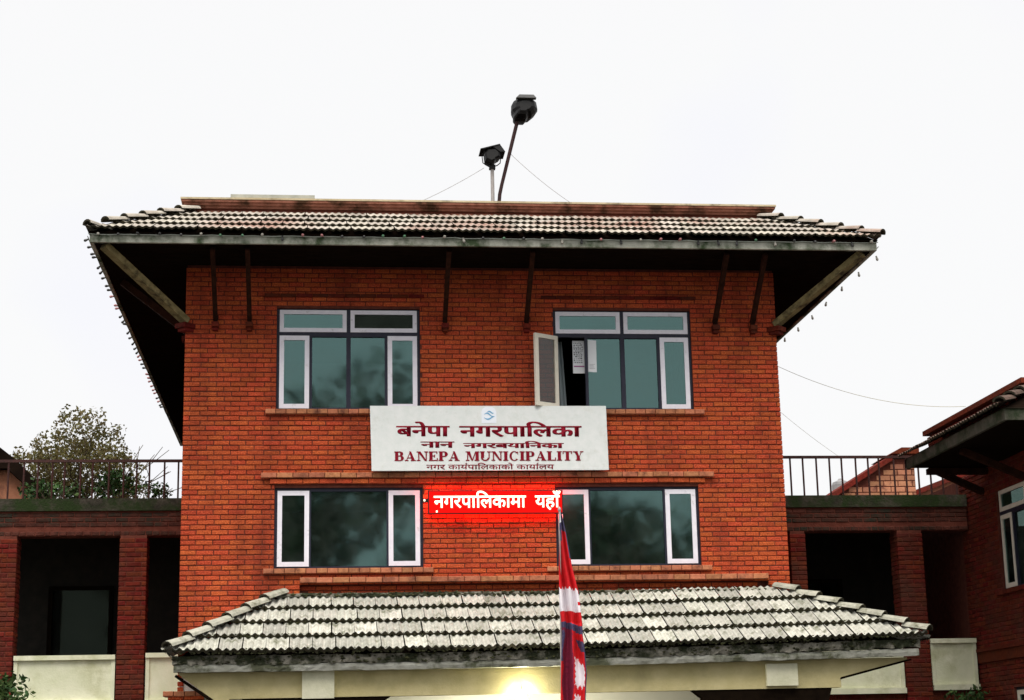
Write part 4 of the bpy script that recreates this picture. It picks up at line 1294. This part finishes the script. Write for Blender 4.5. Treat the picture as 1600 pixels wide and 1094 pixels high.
for j in range(NV):
    for i in range(NU):
        u = (i + .5) / NU; z = 4.56 - (4.56 - 1.90) * (j + .5) / NV
        mi = 0
        if z > 4.20: mi = 1 if (z > 4.32 or u < .25) else 0
        if 4.0 < z <= 4.45 and u > .90: mi = 1
        if z > 4.42: mi = 2 if u < .3 else 1
        if 3.345 < z < 3.60 + 0.035 * tri(u * 5.5): mi = 2 if not (z > 3.56 and u > .97) else 0
        if 3.42 < z < 3.47 and u > .90: mi = 0
        if z < 3.22 - 0.05 * u:
            mi = 0
            if z > 3.155 - 0.09 * u: mi = 1
            elif u < .47 - 0.02 * math.sin(z * 20): mi = 3
            if z < 3.12 and u < .10 + .03 * math.sin(z * 17): mi = 1 if z > 2.75 else 0
            if 2.86 < z < 3.02 - .1 * (u - .6) and u > .62 + 1.2 * (3.02 - z): mi = 1
            if .52 + .05 * tri(z * 16) < u < .92 - .05 * tri(z * 13 + .3):
                if 2.42 + 0.06 * tri(u * 7) < z < 2.80 - .35 * (u - .5) + 0.04 * tri(u * 6): mi = 2
                if z < 2.33 + .04 * tri(u * 9) and u < .75: mi = 2
            if u > .95 and z < 2.9: mi = 1
        s.m[k] = mi; k += 1
s.build('cloth', ('flag_crimson', 'flag_blue', 'flag_white', 'flag_shade_red'), fg, smooth=True)

# ------------------------------------------------------------------ roof-top street lamp and siren
LYY = 3.0
sl_ = thing('roof_lamp', 'black street lamp on a bent pole above the roof parapet', 'street lamp', (0.56, LYY, 10.2))
s = MB(); s.tube([(0.562, LYY, 10.2), (0.562, LYY, 11.46), (0.575, LYY, 11.60), (0.615, LYY, 11.78), (0.92, LYY, 12.99)], [.034, .034, .034, .033, .036], 10)
s.build('pole', 'rust_pole', sl_)
sil = [(865, 190), (880, 160), (920, 135), (985, 131), (1050, 135), (1085, 170), (1095, 235), (1075, 265), (1040, 295), (1010, 300), (985, 330), (890, 330), (878, 315), (880, 275), (862, 245)]
pts = [(0.81 + (px - 862) * (0.49 / 233), 13.43 - (py - 131) * (0.42 / 199)) for px, py in sil][::-1]
cx_, cz_ = 1.05, 13.22
secs = []
for (yy, k_) in ((-.26, .45), (-.22, .72), (-.10, .95), (0.02, 1.0), (.18, .92), (.34, .75), (.44, .45)):
    secs.append([(cx_ + (px - cx_) * k_, LYY + yy, cz_ + (pz - cz_) * k_) for px, pz in pts][::-1])
s = MB(); s.loft(secs); s.build('lamp_head', 'black_metal', sl_)
s = MB(); s.prism([(cx_ - .17, 13.355), (cx_ + .20, 13.355), (cx_ + .15, 13.415), (cx_ - .11, 13.415)], LYY - .30, LYY - .19); s.build('visor', 'grey_metal', sl_)

sr = thing('siren', 'hooded black siren on a grey post beside the roof lamp', 'siren', (0.446, LYY, 10.2))
s = MB(); s.tube([(0.446, LYY, 10.2), (0.446, LYY, 12.12)], .034, 10); s.build('post', 'galvanised', sr)
k_ = 0.49 / 233
SP = lambda px, py: (0.446 + (px - 706) * k_, 12.10 - (py - 745) * k_)
s = MB()
hd = [SP(*p) for p in ((598, 606), (765, 560), (770, 566), (632, 606))]
s.prism(hd[::-1], LYY - .22, LYY + .22)
s.prism([SP(*p) for p in ((700, 580), (765, 560), (812, 628), (770, 630))][::-1], LYY - .21, LYY + .21)
s.build('hood', 'black_metal', sr)
bp_ = [SP(*p) for p in ((660, 598), (740, 590), (775, 625), (772, 668), (735, 690), (722, 712), (690, 728), (640, 700), (632, 640))][::-1]
cx_, cz_ = SP(700, 650)
s = MB(); s.loft([[(cx_ + (px - cx_) * q, LYY + yy, cz_ + (pz - cz_) * q) for px, pz in bp_][::-1] for yy, q in ((-.20, .70), (-.17, .95), (0, 1), (.14, .9), (.22, .5))]); s.build('horn_body', 'black_metal', sr)
s = MB()
s.tube([(*SP(626, 600)[:1], LYY, SP(626, 600)[1])] + [(SP(*p)[0], LYY, SP(*p)[1]) for p in ((620, 650), (626, 700), (660, 724), (706, 738), (750, 722), (776, 700), (780, 660), (772, 630))], .010, 6)
s.box(0.446 - .055, 0.446 + .055, LYY - .05, LYY + .05, 12.07, 12.15)
s.build('yoke', 'black_metal', sr)

def cable(name, label, pts, r, m, cat='cable', group=None):
    s = MB(); s.tube(pts, r, 5); o = s.build(name, m)
    return tag(o, label, cat, group)
def catenary(a, b, sag_, n=16):
    a, b = Vector(a), Vector(b)
    return [a.lerp(b, i / n) - Vector((0, 0, sag_ * 4 * (i / n) * (1 - i / n))) for i in range(n + 1)]
cable('guy_wire', 'thin guy wire slanting left from the siren to the roof', catenary((0.30, LYY, 12.10), (-0.95, LYY, 11.40), .03), .0045, 'galvanised')
cable('guy_wire', 'thin guy wire slanting right from the lamp pole to the roof', catenary((0.78, LYY, 12.38), (1.95, LYY, 11.40), .05), .0045, 'galvanised')
cable('overhead_cable', 'long sagging cable from the main block to the right-hand roof', catenary((5.0, 1.2, 8.05), (8.3, 1.2, 7.33), .22, 24), .004, 'pale_cable')
cable('overhead_cable', 'thin cable slanting down to the right terrace railing', catenary((5.1, 2.0, 7.55), (6.25, 2.0, 6.62), .03), .0028, 'pale_cable')

# sheet lying on the coping
gs = MB(); gs.box(-4.10, -2.74, 0.35, 0.80, 10.509, 10.665)
tag(gs.build('roofing_sheet', 'flat_sheet'), 'grey-green flat sheet lying on the roof parapet, left part', 'sheet')

# ------------------------------------------------------------------ string of party bulbs along the eave
st = thing('string_lights', 'string of small bulbs along the front and side edges of the upper eave', 'string lights', (0, EY0 - .03, 9.47))
s = MB()
rnd = random.Random(9)
path = []
n = 80
for i in range(n + 1):
    x = -EX - .02 + (2 * EX + .04) * i / n
    path.append((x, EY0 - .018, 9.462 - 0.010 * abs(math.sin(i * math.pi / 4)) + rnd.uniform(-.004, .004)))
s.tube(path, .0075, 5)
s.tube([(-EX - .03, EY0 + 0.3 * k, 9.43 - .02 * abs(math.sin(k * .8))) for k in range(48)], .007, 5)
s.tube([(EX + .03, EY0 + 0.3 * k, 9.40 - .02 * abs(math.sin(k * .8))) for k in range(22)], .007, 5)
s.build('wire', 'cord', st)
bms = {}
for m in ('bulb_pale', 'bulb_pink', 'bulb_green', 'bulb_dark'):
    q = MB()
    K = 8
    q.loft([[(r_ * math.cos(2 * math.pi * k / K), r_ * math.sin(2 * math.pi * k / K), z) for k in range(K)] for r_, z in ((.014, .0), (.016, -.03), (.018, -.034), (.023, -.055), (.020, -.072), (.007, -.082))])
    bms[m] = q.mesh('bulb', (m,), False)
for i in range(40):
    x = -EX + .12 + i * 0.307
    m = rnd.choice(['bulb_pale', 'bulb_pink', 'bulb_green', 'bulb_dark', 'bulb_dark'])
    tilt = rnd.choice([R(90), R(90), R(75), R(10)])
    link('bulb', bms[m], st, Matrix.Translation((x, EY0 - .022, 9.462)) @ Matrix.Rotation(-tilt, 4, 'X') @ Matrix.Rotation(rnd.uniform(-.3, .3), 4, 'Y'))
for i in range(34):
    y = EY0 + .05 + i * .40 + rnd.uniform(-.13, .13)
    link('bulb', bms[rnd.choice(['bulb_dark', 'bulb_pink', 'bulb_dark'])], st, Matrix.Translation((-EX - .03, y, 9.43)) @ Matrix.Rotation(R(rnd.uniform(40, 110)), 4, 'Y'))
for i in range(7):
    y = EY0 + .15 + i * .95
    link('bulb', bms['bulb_pale'], st, Matrix.Translation((EX + .03, y, 9.33 - rnd.uniform(0, .06))) @ Matrix.Rotation(R(rnd.uniform(-20, 20)), 4, 'Y'))

# ------------------------------------------------------------------ things inside the open window
nt = thing('wall_notice', 'white printed notice hanging inside the open window', 'notice', (1.55, 0.32, 7.7))
s = MB(); s.box(1.415, 1.62, 0.175, 0.178, 7.66, 8.20); s.build('paper', 'paper', nt)
s = MB()
rnd = random.Random(3)
for k in range(11):
    z = 8.15 - k * .032
    x = 1.43
    while x < 1.56:
        w = rnd.uniform(.008, .03); s.box(x, x + w, .172, .1745, z, z + rnd.uniform(.008, .02)); x += w + .012
s.build('print', 'ink', nt)
s = MB(); s.box(1.43, 1.60, .172, .1745, 7.765, 7.785); s.build('stripe', 'magenta_ink', nt)
n3 = thing('taped_notice', 'pale paper notice taped to the fixed pane beside the open sash', 'notice', (1.72, 0.085, 7.7))
s = MB(); s.prism([(1.648, 7.665), (1.786, 7.66), (1.790, 8.185), (1.652, 8.195)], 0.0855, 0.088); s.build('paper', 'paper', n3)
s = MB()
for k in range(4): s.box(1.67, 1.76 - .012 * (k % 3), .083, .0850, 7.72 + k * .022, 7.726 + k * .022)
tag(s.build('print', 'faded_ink', n3), kind='stuff')
cu = MB(); rows = []
for (z, sh) in ((8.22, 0.0), (7.04, 0.06)):
    rows.append([(1.125 + i * 0.012 + sh * i / 12, 0.34 + 0.02 * math.sin(i * 1.7), z) for i in range(13)])
cu.grid(rows)
tag(cu.build('curtain', 'curtain'), 'grey curtain gathered at the left of the open window', 'curtain')
cu = MB(); rows = []
for (z, sh) in ((8.22, 0.0), (7.04, 0.05)):
    rows.append([(2.95 + i * 0.012 + sh * i / 12, 0.34 + 0.02 * math.sin(i * 1.7), z) for i in range(26)])
cu.grid(rows)
tag(cu.build('curtain', 'curtain'), 'pale curtain behind the closed right sash of the open window', 'curtain')
